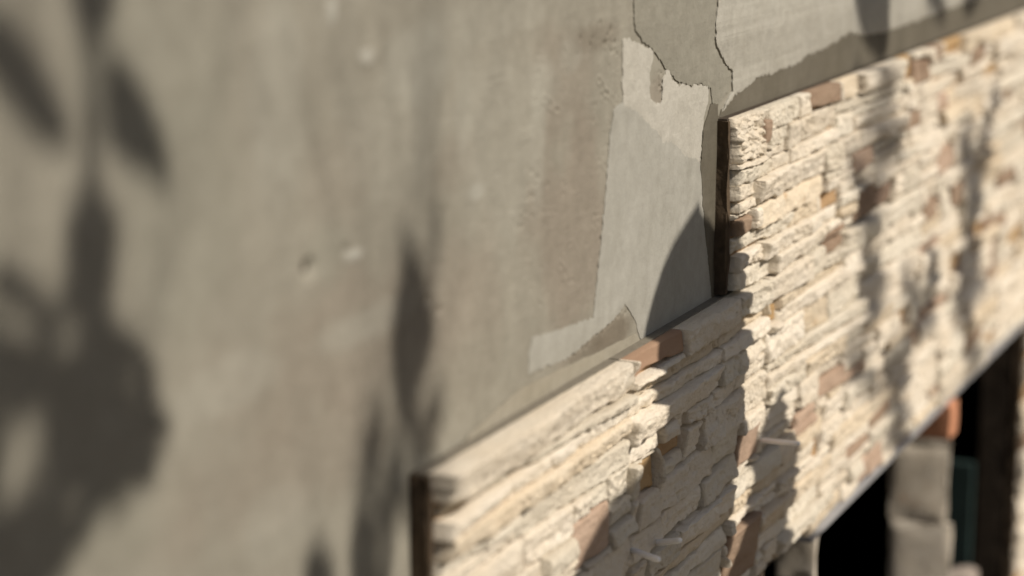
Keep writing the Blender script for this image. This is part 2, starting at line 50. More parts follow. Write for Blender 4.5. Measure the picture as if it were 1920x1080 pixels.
PITS = [(1.508, -0.2144, 0.00075), (1.5005, -0.2159, 0.0014), (1.5053, -0.22, 0.00088), (1.506, -0.2201, 0.00153), (1.5054, -0.2214, 0.00079), (1.5004, -0.2223, 0.00145), (1.5061, -0.2283, 0.00127), (1.504, -0.2296, 0.00069), (1.5042, -0.2307, 0.0009), (1.4964, -0.2317, 0.00145), (1.4981, -0.2349, 0.00103), (1.4993, -0.2375, 0.00064), (1.499, -0.2369, 0.00113), (1.4948, -0.2429, 0.0008), (1.5007, -0.2441, 0.00088), (1.499, -0.2436, 0.00116), (1.4992, -0.248, 0.00083), (1.4965, -0.2487, 0.00093), (1.497, -0.2503, 0.0013), (1.5013, -0.254, 0.00156), (1.4953, -0.2564, 0.00138), (1.4999, -0.257, 0.00142), (1.4971, -0.26, 0.00074), (1.4979, -0.2611, 0.00061), (1.4975, -0.2643, 0.00096), (1.501, -0.2675, 0.00102), (1.4951, -0.267, 0.00077), (1.494, -0.2701, 0.00109), (1.4947, -0.2712, 0.00113), (1.4859, -0.2747, 0.00108), (1.4918, -0.2751, 0.00102), (1.4959, -0.2765, 0.0011), (1.4916, -0.2795, 0.00081), (1.4921, -0.281, 0.00065), (1.4827, -0.2822, 0.001), (1.4871, -0.2847, 0.00134), (1.4912, -0.2886, 0.00147), (1.4912, -0.2907, 0.00126), (1.4854, -0.2906, 0.00113), (1.4874, -0.2935, 0.00152), (1.4942, -0.2994, 0.00156), (1.493, -0.3001, 0.00073), (1.4863, -0.3008, 0.00077), (1.4824, -0.3012, 0.00153), (1.4923, -0.3049, 0.00061), (1.4892, -0.3091, 0.00138), (1.4797, -0.3077, 0.0008), (1.4819, -0.3123, 0.00137), (1.4837, -0.3124, 0.00063), (1.4784, -0.314, 0.00121), (1.4806, -0.3168, 0.00112), (1.4858, -0.3166, 0.00069), (1.479, -0.3215, 0.00091), (1.4752, -0.3213, 0.0007), (1.4776, -0.3219, 0.00111), (1.4841, -0.326, 0.00067), (1.4813, -0.3308, 0.00144), (1.4808, -0.3304, 0.00147), (1.4818, -0.3338, 0.00094), (1.4828, -0.335, 0.00061), (1.476, -0.3359, 0.00132), (1.4803, -0.34, 0.00145), (1.4788, -0.3382, 0.00123), (1.4757, -0.3428, 0.00151), (1.4791, -0.3453, 0.00147), (1.4743, -0.3469, 0.00074), (1.4736, -0.3508, 0.00073), (1.479, -0.3529, 0.00078), (1.4727, -0.355, 0.00095), (1.4771, -0.3571, 0.00154), (1.5283, -0.3669, 0.00115), (1.5367, -0.3705, 0.00194), (1.5277, -0.3664, 0.00094), (1.5188, -0.3681, 0.00211), (1.5225, -0.3694, 0.00168), (1.5188, -0.3675, 0.00195), (1.5209, -0.3696, 0.0016), (1.5138, -0.3686, 0.00105), (1.5058, -0.3652, 0.00205), (1.5066, -0.3705, 0.00113), (1.5118, -0.3709, 0.00151), (1.5047, -0.3693, 0.00213), (1.506, -0.3714, 0.00216), (1.5066, -0.3711, 0.00117), (1.5023, -0.372, 0.00209), (1.4992, -0.3709, 0.00106), (1.5, -0.3717, 0.00189), (1.4874, -0.3693, 0.00109), (1.4946, -0.3727, 0.00075), (1.4931, -0.3727, 0.00219), (1.4943, -0.372, 0.0018), (1.4942, -0.3733, 0.00178), (1.4841, -0.3706, 0.00153), (1.4878, -0.3759, 0.00143), (1.4865, -0.3761, 0.00108), (1.4778, -0.3706, 0.00119), (1.478, -0.3736, 0.00201), (1.4793, -0.374, 0.00094), (1.475, -0.3736, 0.00153), (1.4724, -0.3734, 0.00194), (1.4679, -0.3714, 0.00211), (1.4727, -0.3735, 0.00158), (1.4626, -0.3718, 0.00116), (1.4684, -0.3748, 0.00076), (1.4629, -0.3777, 0.00169), (1.4654, -0.3751, 0.00121), (1.4642, -0.3752, 0.00202), (1.456, -0.374, 0.00149), (1.4542, -0.3764, 0.00177), (1.4499, -0.3749, 0.00107), (1.4577, -0.3784, 0.00206), (1.4565, -0.3805, 0.00194), (1.4545, -0.3782, 0.00164), (1.4515, -0.3784, 0.00075), (1.4466, -0.3786, 0.00204), (1.4435, -0.3768, 0.00128), (1.444, -0.3786, 0.00216), (1.4405, -0.3775, 0.00174), (1.4359, -0.3766, 0.00096), (1.4419, -0.3775, 0.00111), (1.4297, -0.3786, 0.00196), (1.4305, -0.3775, 0.00147), (1.4308, -0.3797, 0.00207), (1.4291, -0.3784, 0.00218), (1.4289, -0.38, 0.0021), (1.4272, -0.3791, 0.00087), (1.4143, -0.3786, 0.00095), (1.4224, -0.3794, 0.00216), (1.4156, -0.3783, 0.00206), (1.4194, -0.3797, 0.00178), (1.3661, -0.1467, 0.00081), (1.3641, -0.1501, 0.00158), (1.3578, -0.1541, 0.00077), (1.3737, -0.1521, 0.00128), (1.3719, -0.1567, 0.0013), (1.3651, -0.1554, 0.0008), (1.3594, -0.1564, 0.00114), (1.3633, -0.1555, 0.00136), (1.3649, -0.1604, 0.00084), (1.3647, -0.1638, 0.00094), (1.3604, -0.1591, 0.00079), (1.3649, -0.1644, 0.00063), (1.3649, -0.1637, 0.00154), (1.3648, -0.1681, 0.00132), (1.3637, -0.1701, 0.00106), (1.3593, -0.1703, 0.00063), (1.3603, -0.1707, 0.00071), (1.3533, -0.1712, 0.00108), (1.3577, -0.1751, 0.00122), (1.355, -0.1745, 0.00062), (1.3602, -0.177, 0.00064), (1.3585, -0.1803, 0.00091), (1.3605, -0.1823, 0.00128), (1.367, -0.1823, 0.00086), (1.3539, -0.1825, 0.00097), (1.3593, -0.1875, 0.00072), (1.3453, -0.2282, 0.0008), (1.3628, -0.2366, 0.00175), (1.3818, -0.2451, 0.0017), (1.3571, -0.2375, 0.00068), (1.3665, -0.2386, 0.00126), (1.3542, -0.2313, 0.00184), (1.3606, -0.2414, 0.00134), (1.3616, -0.2418, 0.00121), (1.3433, -0.2438, 0.001), (1.373, -0.2447, 0.00088), (1.3843, -0.2434, 0.00061), (1.3545, -0.2488, 0.00119), (1.3483, -0.241, 0.00148), (1.3429, -0.2439, 0.00069), (1.3567, -0.2496, 0.00167), (1.3498, -0.2505, 0.00142), (1.3507, -0.2481, 0.00194), (1.353, -0.2462, 0.00119), (1.342, -0.2543, 0.00133), (1.35, -0.257, 0.00084), (1.343, -0.2486, 0.00141), (1.3553, -0.2631, 0.00156), (1.3559, -0.2551, 0.00107), (1.3438, -0.2575, 0.00104), (1.3391, -0.2552, 0.00112), (1.3381, -0.2624, 0.00172), (1.3467, -0.2563, 0.00073), (1.3435, -0.2593, 0.00181), (1.3368, -0.2546, 0.00091), (1.3497, -0.2607, 0.00094), (1.3398, -0.2582, 0.00072), (1.3417, -0.2632, 0.00061), (1.3263, -0.2634, 0.00138), (1.3335, -0.2659, 0.00156), (1.3286, -0.2668, 0.0014), (1.3444, -0.2651, 0.00162), (1.3426, -0.2688, 0.0009), (1.3341, -0.268, 0.00124), (1.3345, -0.2609, 0.00104), (1.3392, -0.2674, 0.00188), (1.5435, -0.1578, 0.00197), (1.5079, -0.1536, 0.0016), (1.4913, -0.1539, 0.00189), (1.5073, -0.16, 0.00183), (1.5016, -0.1539, 0.00086), (1.5156, -0.1547, 0.00119), (1.508, -0.1549, 0.00181), (1.4943, -0.1468, 0.00126), (1.4979, -0.1584, 0.0011), (1.4943, -0.1477, 0.00153), (1.499, -0.1446, 0.00196), (1.4928, -0.1482, 0.00131), (1.4993, -0.1419, 0.00164), (1.4902, -0.1602, 0.00086), (1.4901, -0.1528, 0.00194), (1.4851, -0.1525, 0.00175), (1.5008, -0.1604, 0.00177), (1.4828, -0.1518, 0.00069), (1.4781, -0.1413, 0.00091), (1.4987, -0.1532, 0.00084), (1.4887, -0.1586, 0.00091), (1.464, -0.1473, 0.0014), (1.4659, -0.1344, 0.00107), (1.4811, -0.1498, 0.00073), (1.4588, -0.1519, 0.00183), (1.4728, -0.1495, 0.00129), (1.4943, -0.1514, 0.0015), (1.4785, -0.1374, 0.00175), (1.4402, -0.1456, 0.00189), (1.4688, -0.1461, 0.00124), (1.3742, -0.2229, 0.00069), (1.4508, -0.2633, 0.00062), (1.4066, -0.2473, 0.0011), (1.5147, -0.2404, 0.00053), (1.5427, -0.2449, 0.00095), (1.3842, -0.2345, 0.00089), (1.4763, -0.2427, 0.00046), (1.4755, -0.2678, 0.00048), (1.4186, -0.2829, 0.00102), (1.4501, -0.2405, 0.00062), (1.4675, -0.2679, 0.00088), (1.3454, -0.2508, 0.00067), (1.4632, -0.3128, 0.00117), (1.4233, -0.2521, 0.00043), (1.4114, -0.2497, 0.00082), (1.4337, -0.2865, 0.00081), (1.3782, -0.2728, 0.00113), (1.4114, -0.2476, 0.00079), (1.4534, -0.2998, 0.001), (1.4453, -0.2781, 0.00079), (1.4346, -0.2964, 0.00084), (1.382, -0.2752, 0.00081), (1.38, -0.2888, 0.00066), (1.3758, -0.2908, 0.00078), (1.3824, -0.3008, 0.00075), (1.4483, -0.3087, 0.00044), (1.4137, -0.328, 0.00043), (1.3827, -0.3233, 0.00102), (1.4454, -0.3175, 0.00074), (1.3598, -0.3089, 0.00086), (1.409, -0.3214, 0.00119), (1.3578, -0.2679, 0.00076), (1.3784, -0.3008, 0.00101), (1.3397, -0.2897, 0.00102), (1.3366, -0.2791, 0.00043), (1.3544, -0.3368, 0.00118), (1.3289, -0.3175, 0.00118), (1.381, -0.324, 0.00073), (1.3703, -0.3034, 0.00114), (1.3952, -0.3145, 0.00061), (1.4866, -0.1756, 0.00077), (1.4873, -0.1904, 0.00099), (1.4803, -0.1861, 0.00087), (1.4837, -0.1915, 0.00146), (1.4922, -0.1951, 0.00099), (1.4706, -0.1975, 0.00148), (1.4928, -0.197, 0.00089), (1.4786, -0.21, 0.00104), (1.4646, -0.1971, 0.0013), (1.4683, -0.2009, 0.00151), (1.4557, -0.2071, 0.00093), (1.4659, -0.2092, 0.00145), (1.604, -0.1861, 0.00132), (1.6077, -0.1864, 0.00114), (1.5997, -0.1869, 0.00108), (1.6103, -0.1881, 0.0015), (1.6058, -0.1935, 0.00084), (1.604, -0.1905, 0.00091), (1.6094, -0.194, 0.00104), (1.612, -0.1957, 0.00116), (1.6063, -0.1956, 0.00103), (1.6053, -0.1958, 0.00113), (1.6079, -0.198, 0.00139), (1.6115, -0.1988, 0.00126), (1.6063, -0.1982, 0.00138), (1.6142, -0.2021, 0.00179), (1.6111, -0.2027, 0.00064), (1.6102, -0.2038, 0.00155), (1.6093, -0.2029, 0.00143), (1.6179, -0.2062, 0.00065), (1.614, -0.2102, 0.00147), (1.6166, -0.2115, 0.00068), (1.3001, -0.1595, 0.0014), (1.1914, -0.2913, 0.003), (1.209, -0.3018, 0.003), (1.0395, -0.2414, 0.005), (1.41, -0.2553, 0.0015), (1.454, -0.2761, 0.001), (1.5123, -0.1636, 0.0016), (1.2776, -0.2552, 0.002), (1.0837, -0.2399, 0.003), (1.2144, -0.0828, 0.0005), (1.2368, -0.1032, 0.0008), (1.2807, -0.1794, 0.00064), (1.1374, -0.1048, 0.00103), (1.3642, -0.1078, 0.00107), (1.2104, -0.1078, 0.00109), (1.26, -0.0164, 0.00065), (1.1806, -0.0918, 0.00078), (1.0418, -0.0694, 0.00045), (1.0758, -0.097, 0.00099), (1.0938, -0.0787, 0.00087), (1.1393, -0.1294, 0.001), (1.1915, -0.0718, 0.00109), (1.1223, -0.1273, 0.00101), (1.2081, -0.1506, 0.00092), (1.2409, -0.1392, 0.0009), (1.2349, -0.0975, 0.00074), (1.1483, -0.0955, 0.00056), (1.3352, -0.2101, 0.00052), (1.2263, -0.0785, 0.00061), (1.0543, -0.0741, 0.00101), (1.334, -0.157, 0.00072), (1.3107, -0.0876, 0.00105), (1.0891, -0.1323, 0.00095), (1.3154, -0.1028, 0.00065), (1.2848, -0.1845, 0.00091), (1.1195, -0.1184, 0.00109), (1.2691, -0.0926, 0.00103), (1.3417, -0.1985, 0.00077), (1.1665, -0.0898, 0.00086), (1.0973, -0.0786, 0.00062), (1.423, 0.0062, 0.00044), (1.2835, -0.1609, 0.00073), (1.4155, -0.2189, 0.00099), (1.2538, -0.0974, 0.0009), (1.2195, -0.2204, 0.00063), (1.3471, -0.1049, 0.00049), (1.2893, -0.1608, 0.00101), (1.2472, -0.1868, 0.00091), (1.2393, -0.1525, 0.00058), (1.1625, -0.079, 0.00103), (1.2267, -0.2071, 0.00065), (1.3175, -0.2832, 0.00091), (1.3976, -0.1313, 0.00064), (1.2471, -0.0455, 0.00084), (1.1701, -0.061, 0.00049), (1.1708, -0.1255, 0.00049), (1.2948, -0.197, 0.00078), (1.2791, -0.1669, 0.00064), (1.2799, -0.1893, 0.00049), (1.2737, -0.1136, 0.00097), (1.321, -0.1685, 0.00095), (1.2707, -0.1127, 0.00061), (1.329, -0.1063, 0.00105), (1.1668, -0.1193, 0.00079), (1.3795, -0.1542, 0.00052), (1.2256, -0.0816, 0.00073), (1.329, -0.2566, 0.00059), (1.2185, -0.1507, 0.00044), (1.2725, -0.1165, 0.00076), (1.3014, -0.1268, 0.0007), (1.2285, -0.1022, 0.00085), (1.4214, -0.1229, 0.00047), (1.2101, -0.0857, 0.00071), (1.3309, -0.2191, 0.00067), (1.4145, -0.1645, 0.00047), (1.6406, -0.0428, 0.00044), (1.0764, -0.1552, 0.0008), (1.5515, -0.1744, 0.00103), (1.5388, -0.181, 0.00095), (1.1936, -0.0503, 0.00106), (1.2526, -0.1087, 0.00069), (1.5291, -0.1656, 0.00096), (1.4473, -0.2233, 0.00064), (1.2775, -0.1212, 0.00076), (1.1448, -0.1408, 0.00065), (1.336, -0.139, 0.00087), (1.5118, -0.1937, 0.00083), (1.4067, -0.075, 0.00077), (1.3603, -0.1584, 0.0009), (1.4053, -0.1101, 0.00076), (1.1945, -0.3498, 0.00079), (1.3622, -0.1926, 0.00052), (1.4143, -0.1874, 0.00077), (1.3066, -0.2221, 0.00055), (1.2056, -0.136, 0.00055), (1.1609, -0.1632, 0.00057), (1.5101, -0.1396, 0.00093), (1.2425, -0.1496, 0.00088), (1.2153, -0.1774, 0.00089), (1.3355, -0.1962, 0.00097), (1.4329, -0.1559, 0.00102), (1.3861, -0.2956, 0.00043), (1.4032, -0.1085, 0.0006), (1.4991, -0.3306, 0.00081), (1.2295, -0.1828, 0.00106), (1.3576, -0.1151, 0.00102), (1.2698, -0.2714, 0.00087), (1.341, -0.1406, 0.00048), (1.5011, -0.1611, 0.00062), (1.4124, -0.2413, 0.0008), (1.3791, -0.1924, 0.00105), (1.3471, -0.1992, 0.00066), (1.4743, -0.2028, 0.00049), (1.546, -0.1912, 0.00076), (1.2471, -0.2036, 0.0007), (1.3671, -0.259, 0.00045), (1.4443, -0.0995, 0.00049), (1.6765, -0.1247, 0.00062), (1.4607, -0.1773, 0.00086), (1.3968, -0.2617, 0.0008), (1.2269, -0.1888, 0.0007), (1.3105, -0.1414, 0.00097), (1.4571, -0.267, 0.00052), (1.6092, -0.1337, 0.00067), (1.6741, -0.2075, 0.00099), (1.553, -0.2429, 0.00058), (1.1544, -0.1448, 0.00058), (1.5838, -0.3383, 0.00062), (1.3822, -0.2066, 0.0008), (1.4152, -0.2502, 0.00082), (1.4721, -0.2728, 0.0008), (1.369, -0.2388, 0.00055), (1.3515, -0.2394, 0.00097), (1.226, -0.3191, 0.00078), (1.3189, -0.221, 0.00099), (1.5099, -0.258, 0.00087), (1.3704, -0.286, 0.0005), (1.1642, -0.1493, 0.00083), (1.6364, -0.2816, 0.00079), (1.3098, -0.3424, 0.0009), (1.9329, -0.2792, 0.00049), (1.2622, -0.2002, 0.00041), (1.489, -0.19, 0.00109), (1.2716, -0.1989, 0.00082), (1.6343, -0.0924, 0.00063), (1.407, -0.2523, 0.00051), (1.452, -0.2067, 0.00082), (1.067, -0.2899, 0.00058), (1.5209, -0.2847, 0.00068), (1.4033, -0.2067, 0.00045), (1.374, -0.3009, 0.0004), (1.4112, -0.2063, 0.00043), (1.7458, -0.3466, 0.00044), (1.3423, -0.2444, 0.00055), (1.3157, -0.2682, 0.00062), (1.4348, -0.2935, 0.00092), (1.5016, -0.2109, 0.00064), (1.2992, -0.2501, 0.00044), (1.3861, -0.2607, 0.00073), (1.4002, -0.2936, 0.00071), (1.6603, -0.4018, 0.00077), (1.4421, -0.2373, 0.00061), (1.2205, -0.2363, 0.00071), (1.2963, -0.1809, 0.00062), (1.4804, -0.2751, 0.00045), (1.415, -0.2829, 0.00079), (1.2819, -0.2645, 0.00061), (1.6046, -0.2134, 0.00055), (1.5545, -0.2659, 0.001), (1.6706, -0.2415, 0.00049), (1.352, -0.2998, 0.00095), (1.5639, -0.3702, 0.00094), (1.5642, -0.2419, 0.00081), (1.2488, -0.2156, 0.0005), (1.7907, -0.3017, 0.00103), (1.4369, -0.3418, 0.00094), (1.7137, -0.3488, 0.00094), (1.693, -0.3494, 0.00104), (1.4615, -0.252, 0.00075), (1.3567, -0.2597, 0.00046), (1.4428, -0.2899, 0.00083), (1.7212, -0.3877, 0.00041), (1.4305, -0.2555, 0.00106), (1.8778, -0.3593, 0.00044), (1.3438, -0.2275, 0.00107), (1.6593, -0.3936, 0.00047), (1.3527, -0.3035, 0.00045), (1.5118, -0.3004, 0.00086), (1.5486, -0.1387, 0.00047), (1.4091, -0.2461, 0.00096), (1.8139, -0.4007, 0.001), (1.5008, -0.2696, 0.00108), (1.8714, -0.3691, 0.00105), (1.8737, -0.4192, 0.00075), (1.7051, -0.3501, 0.00097), (1.3565, -0.2581, 0.00067), (1.5769, -0.3004, 0.00085), (1.2462, -0.2532, 0.00098), (1.6951, -0.3173, 0.00089), (1.7406, -0.3578, 0.00078), (1.7081, -0.4077, 0.00103), (1.7564, -0.2477, 0.00096), (1.5187, -0.2872, 0.0006), (1.8005, -0.4193, 0.00046), (1.5467, -0.2907, 0.00102), (1.562, -0.2993, 0.00098), (1.5571, -0.3371, 0.00094), (1.6695, -0.2525, 0.00066), (1.5747, -0.4018, 0.00102), (1.4221, -0.3591, 0.00108), (1.3124, -0.237, 0.00079), (1.7528, -0.4637, 0.0008), (1.7656, -0.4007, 0.00079), (1.5934, -0.3812, 0.00081), (1.4954, -0.3665, 0.00089), (1.6368, -0.3388, 0.00058), (1.6822, -0.3655, 0.00083), (1.4437, -0.2152, 0.00063), (1.9916, -0.2597, 0.00061), (1.667, -0.3083, 0.00044), (1.5568, -0.2435, 0.00048), (1.6658, -0.4364, 0.00087), (1.4493, -0.4072, 0.00086), (2.0546, -0.4739, 0.00053), (1.4733, -0.2349, 0.00085), (1.4332, -0.2969, 0.00055), (1.5855, -0.3581, 0.0007), (1.8722, -0.4033, 0.00105), (2.0566, -0.566, 0.00104), (1.7365, -0.4553, 0.0005), (1.8615, -0.4456, 0.0005), (1.4798, -0.4301, 0.00098), (1.6409, -0.2525, 0.00059), (1.8737, -0.4322, 0.00088), (1.9713, -0.3929, 0.00091), (1.8772, -0.3834, 0.00071), (1.6187, -0.3582, 0.00104), (1.8127, -0.4562, 0.00042), (1.709, -0.383, 0.00107), (1.5729, -0.312, 0.00064), (1.6874, -0.3173, 0.00098), (1.8684, -0.3568, 0.0007), (1.5419, -0.368, 0.00083), (1.641, -0.3703, 0.00109), (1.5712, -0.331, 0.00044), (1.6727, -0.3928, 0.00047), (1.6735, -0.3963, 0.00062), (2.0739, -0.3157, 0.00101), (1.597, -0.3769, 0.00084), (1.5212, -0.1423, 0.00087), (1.5594, -0.1686, 0.00078), (1.4342, -0.1369, 0.00049), (1.4984, -0.1437, 0.00072), (1.5424, -0.1689, 0.00096), (1.4965, -0.1708, 0.00108), (1.5508, -0.1443, 0.00049), (1.5048, -0.1607, 0.00085), (1.5677, -0.164, 0.0005), (1.4882, -0.1931, 0.00044), (1.5816, -0.1706, 0.00068), (1.5569, -0.1805, 0.00107), (1.491, -0.1599, 0.0006), (1.6087, -0.1787, 0.00082), (1.6127, -0.1672, 0.00049), (1.5509, -0.1706, 0.00071), (1.4297, -0.174, 0.00077), (1.6129, -0.1915, 0.00074), (1.4949, -0.1558, 0.00078), (1.6419, -0.2054, 0.00066), (1.5504, -0.1625, 0.00055), (1.6528, -0.2235, 0.0012), (1.55, -0.1858, 0.00085), (1.6096, -0.2154, 0.00067), (1.6746, -0.2106, 0.00067), (1.5142, -0.1775, 0.00098), (1.701, -0.1911, 0.00052), (1.6396, -0.1928, 0.00062), (1.6345, -0.1973, 0.00102), (1.593, -0.2027, 0.0006), (1.6784, -0.1845, 0.00061), (1.6512, -0.1955, 0.00112), (1.688, -0.2205, 0.00067), (1.6052, -0.1923, 0.00116), (1.5531, -0.1864, 0.0004), (1.716, -0.2059, 0.00107), (1.6663, -0.2033, 0.00065), (1.5686, -0.2021, 0.00093), (1.6821, -0.2502, 0.0007), (1.6505, -0.2139, 0.00071), (1.6569, -0.2127, 0.00057), (1.7419, -0.2466, 0.00102), (1.8357, -0.254, 0.00106), (1.6912, -0.1991, 0.00078), (1.7864, -0.2372, 0.00099), (1.7339, -0.2601, 0.00103), (1.8034, -0.223, 0.00043), (1.7047, -0.2251, 0.00085), (1.6186, -0.2468, 0.00073), (1.6888, -0.2652, 0.0008)]
SCRATCH = [((1.3736, -0.1824), (1.3985, -0.1936)), ((1.475, -0.1793), (1.4945, -0.1926)), ((1.4037, -0.3084), (1.429, -0.3244)), ((1.6028, -0.3352), (1.6881, -0.3496)), ((1.5426, -0.3168), (1.5847, -0.3417)), ((1.6389, -0.3021), (1.6588, -0.3166)), ((1.114, -0.1139), (1.12, -0.1365)), ((1.5064, -0.2315), (1.5466, -0.2621)), ((1.3513, -0.3142), (1.3699, -0.3308)), ((1.2982, -0.1651), (1.3108, -0.1664)), ((1.5283, -0.2358), (1.5046, -0.2371)), ((1.3378, -0.2849), (1.3498, -0.2922)), ((1.2751, -0.1663), (1.2522, -0.1745)), ((1.4108, -0.1498), (1.4093, -0.1725)), ((1.29, -0.2356), (1.2737, -0.2444)), ((1.3956, -0.2662), (1.3701, -0.2624)), ((1.6618, -0.2824), (1.671, -0.29)), ((1.6855, -0.2634), (1.7029, -0.2906)), ((1.5005, -0.2912), (1.5138, -0.2854)), ((1.4035, -0.3065), (1.4234, -0.3251)), ((1.3024, -0.2511), (1.2936, -0.2295)), ((1.6297, -0.2594), (1.6355, -0.2693)), ((1.4764, -0.2399), (1.5094, -0.2544)), ((1.4678, -0.2799), (1.4712, -0.2908)), ((1.2722, -0.1804), (1.2703, -0.1922)), ((1.4119, -0.2988), (1.4225, -0.2949)), ((1.418, -0.1611), (1.3999, -0.1403)), ((1.3415, -0.2726), (1.3389, -0.2778)), ((1.5873, -0.2168), (1.5999, -0.2314)), ((1.3527, -0.203), (1.3353, -0.205)), ((1.5024, -0.1955), (1.5128, -0.201)), ((1.3058, -0.2186), (1.2888, -0.2306)), ((1.4667, -0.2812), (1.478, -0.2821)), ((1.2742, -0.1426), (1.259, -0.1505))]
STAINS = [(1.4234, -0.284, 0.0758, 0.0839, 0.9, 'w'), (1.4119, -0.1728, 0.0541, 0.0462, 0.6, 'w'), (1.0818, -0.2977, 0.1517, 0.055, 0.75, 'w'), (1.0229, -0.351, 0.1341, 0.041, 0.6, 'w'), (1.2422, -0.322, 0.0734, 0.0653, 0.5, 'w'), (1.0724, -0.1938, 0.0443, 0.0374, 0.35, 'w'), (1.2354, -0.2067, 0.0476, 0.0209, 0.4, 'w'), (1.1831, -0.1394, 0.0513, 0.0231, 0.8, 'l'), (1.008, -0.146, 0.0341, 0.0614, 0.55, 'l'), (1.3017, -0.2158, 0.0693, 0.0694, 0.45, 'l'), (1.2439, -0.166, 0.0143, 0.0486, 0.5, 'l'), (1.3782, -0.1731, 0.0264, 0.0227, 0.6, 'l'), (1.4264, -0.1549, 0.0249, 0.0154, 0.5, 'l'), (1.1463, -0.1781, 0.0773, 0.0392, 0.35, 'l'), (1.102, -0.2889, 0.0738, 0.0148, 0.55, 'l'), (0.9511, -0.2897, 0.0588, 0.0147, 0.45, 'l'), (0.9975, -0.3819, 0.035, 0.025, 0.4, 'l'), (1.2685, -0.1196, 0.1317, 0.0139, 0.4, 'l'), (1.3645, -0.2093, 0.0131, 0.0568, 0.6, 'l'), (0.915, -0.1905, 0.0545, 0.0662, 0.5, 'g'), (0.8953, -0.1118, 0.0567, 0.0423, 0.5, 'g'), (1.0644, -0.2397, 0.0252, 0.0188, 0.4, 'g'), (0.8528, -0.3384, 0.0551, 0.033, 0.4, 'g'), (1.2668, -0.3569, 0.0676, 0.0335, 0.25, 'g'), (1.5104, -0.3825, 0.0429, 0.0129, 0.9, 'd'), (1.4613, -0.3832, 0.0428, 0.0067, 0.7, 'd'), (1.6036, -0.2032, 0.0269, 0.0173, 0.7, 'w'), (1.4722, -0.1472, 0.0525, 0.0118, 0.5, 'd'), (1.0921, -0.244, 0.0131, 0.0045, 0.9, 'p'), (1.1135, -0.128, 0.008, 0.005, 0.9, 'p'), (1.0727, -0.0977, 0.0056, 0.0079, 0.9, 'p'), (1.266, -0.2324, 0.0116, 0.0057, 0.6, 'p')]
CHIPS = [(1.1148, -0.129, 0.0093, 0.0056, 1.2, 'p'), (1.0727, -0.0977, 0.0062, 0.0079, 1.2, 'p'), (1.0363, -0.2455, 0.0121, 0.005, -1.0, 'p'), (1.0921, -0.244, 0.0144, 0.0048, 0.8, 'p')]
SPACERS = [((1.8254, -0.031, -0.5476), (1.8138, -0.063, -0.5433)), ((1.5416, -0.031, -0.5578), (1.5299, -0.052, -0.5495)), ((1.4937, -0.031, -0.5518), (1.4817, -0.052, -0.5506))]

# ------------------------------------------------------------------ noise
_rng = np.random.RandomState(7)
_TAB = _rng.rand(512, 512)
def vnoise(x, y, seed=0):
    x = np.asarray(x, float) + seed*37.17; y = np.asarray(y, float) + seed*91.73
    xi = np.floor(x).astype(int); yi = np.floor(y).astype(int)
    fx = x - xi; fy = y - yi
    fx = fx*fx*(3-2*fx); fy = fy*fy*(3-2*fy)
    a = _TAB[xi % 512, yi % 512]; b = _TAB[(xi+1) % 512, yi % 512]
    c = _TAB[xi % 512, (yi+1) % 512]; d = _TAB[(xi+1) % 512, (yi+1) % 512]
    return (a*(1-fx)+b*fx)*(1-fy) + (c*(1-fx)+d*fx)*fy - 0.5
def fbm(x, y, seed=0, octv=3, gain=0.5):
    t = 0; amp = 1.0
    for o in range(octv):
        t = t + amp*vnoise(x*2**o, y*2**o, seed + o*3.3); amp *= gain
    return t

# ------------------------------------------------------------------ helpers
def link_mesh(name, verts, faces, mat, parent=None, smooth=True, sharp=None):
    me = bpy.data.meshes.new(name)
    v = verts.tolist() if hasattr(verts, 'tolist') else verts
    f = faces.tolist() if hasattr(faces, 'tolist') else faces
    me.from_pydata(v, [], f); me.update()
    if mat: me.materials.append(mat)
    if smooth:
        me.polygons.foreach_set('use_smooth', [True]*len(me.polygons))
        if sharp: me.set_sharp_from_angle(angle=R(sharp))
    o = bpy.data.objects.new(name, me); C.objects.link(o)
    if parent: o.parent = parent
    return o
def thing(name, label, cat, loc, group=None, rotz=0):
    o = bpy.data.objects.new(name, None); C.objects.link(o)
    o.location = loc; o.rotation_euler.z = rotz; o.empty_display_size = 0.05
    o['label'] = label; o['category'] = cat; o['kind'] = 'thing'
    if group: o['group'] = group
    return o
def box_arrays(boxes):
    vs, fs = [], []
    for (x0, x1, y0, y1, z0, z1) in boxes:
        b = len(vs)
        vs += [(x0,y0,z0),(x1,y0,z0),(x1,y1,z0),(x0,y1,z0),(x0,y0,z1),(x1,y0,z1),(x1,y1,z1),(x0,y1,z1)]
        fs += [tuple(b+i for i in q) for q in ((0,3,2,1),(4,5,6,7),(0,1,5,4),(1,2,6,5),(2,3,7,6),(3,0,4,7))]
    return vs, fs
def tube(pts, radii, n=7):
    vs, fs = [], []
    P = [Vector(p) for p in pts]
    for i, p in enumerate(P):
        t = (P[min(i+1, len(P)-1)] - P[max(i-1, 0)]).normalized()
        a = t.cross(Vector((0.31, 0.17, 0.93))).normalized(); b = t.cross(a)
        for k in range(n):
            w = 2*math.pi*k/n
            vs.append(tuple(p + (a*math.cos(w) + b*math.sin(w))*radii[i]))
    for i in range(len(P)-1):
        for k in range(n):
            fs.append((i*n+k, i*n+(k+1) % n, (i+1)*n+(k+1) % n, (i+1)*n+k))
    fs.append(tuple(range(n))[::-1]); fs.append(tuple(range((len(P)-1)*n, len(P)*n)))
    return vs, fs

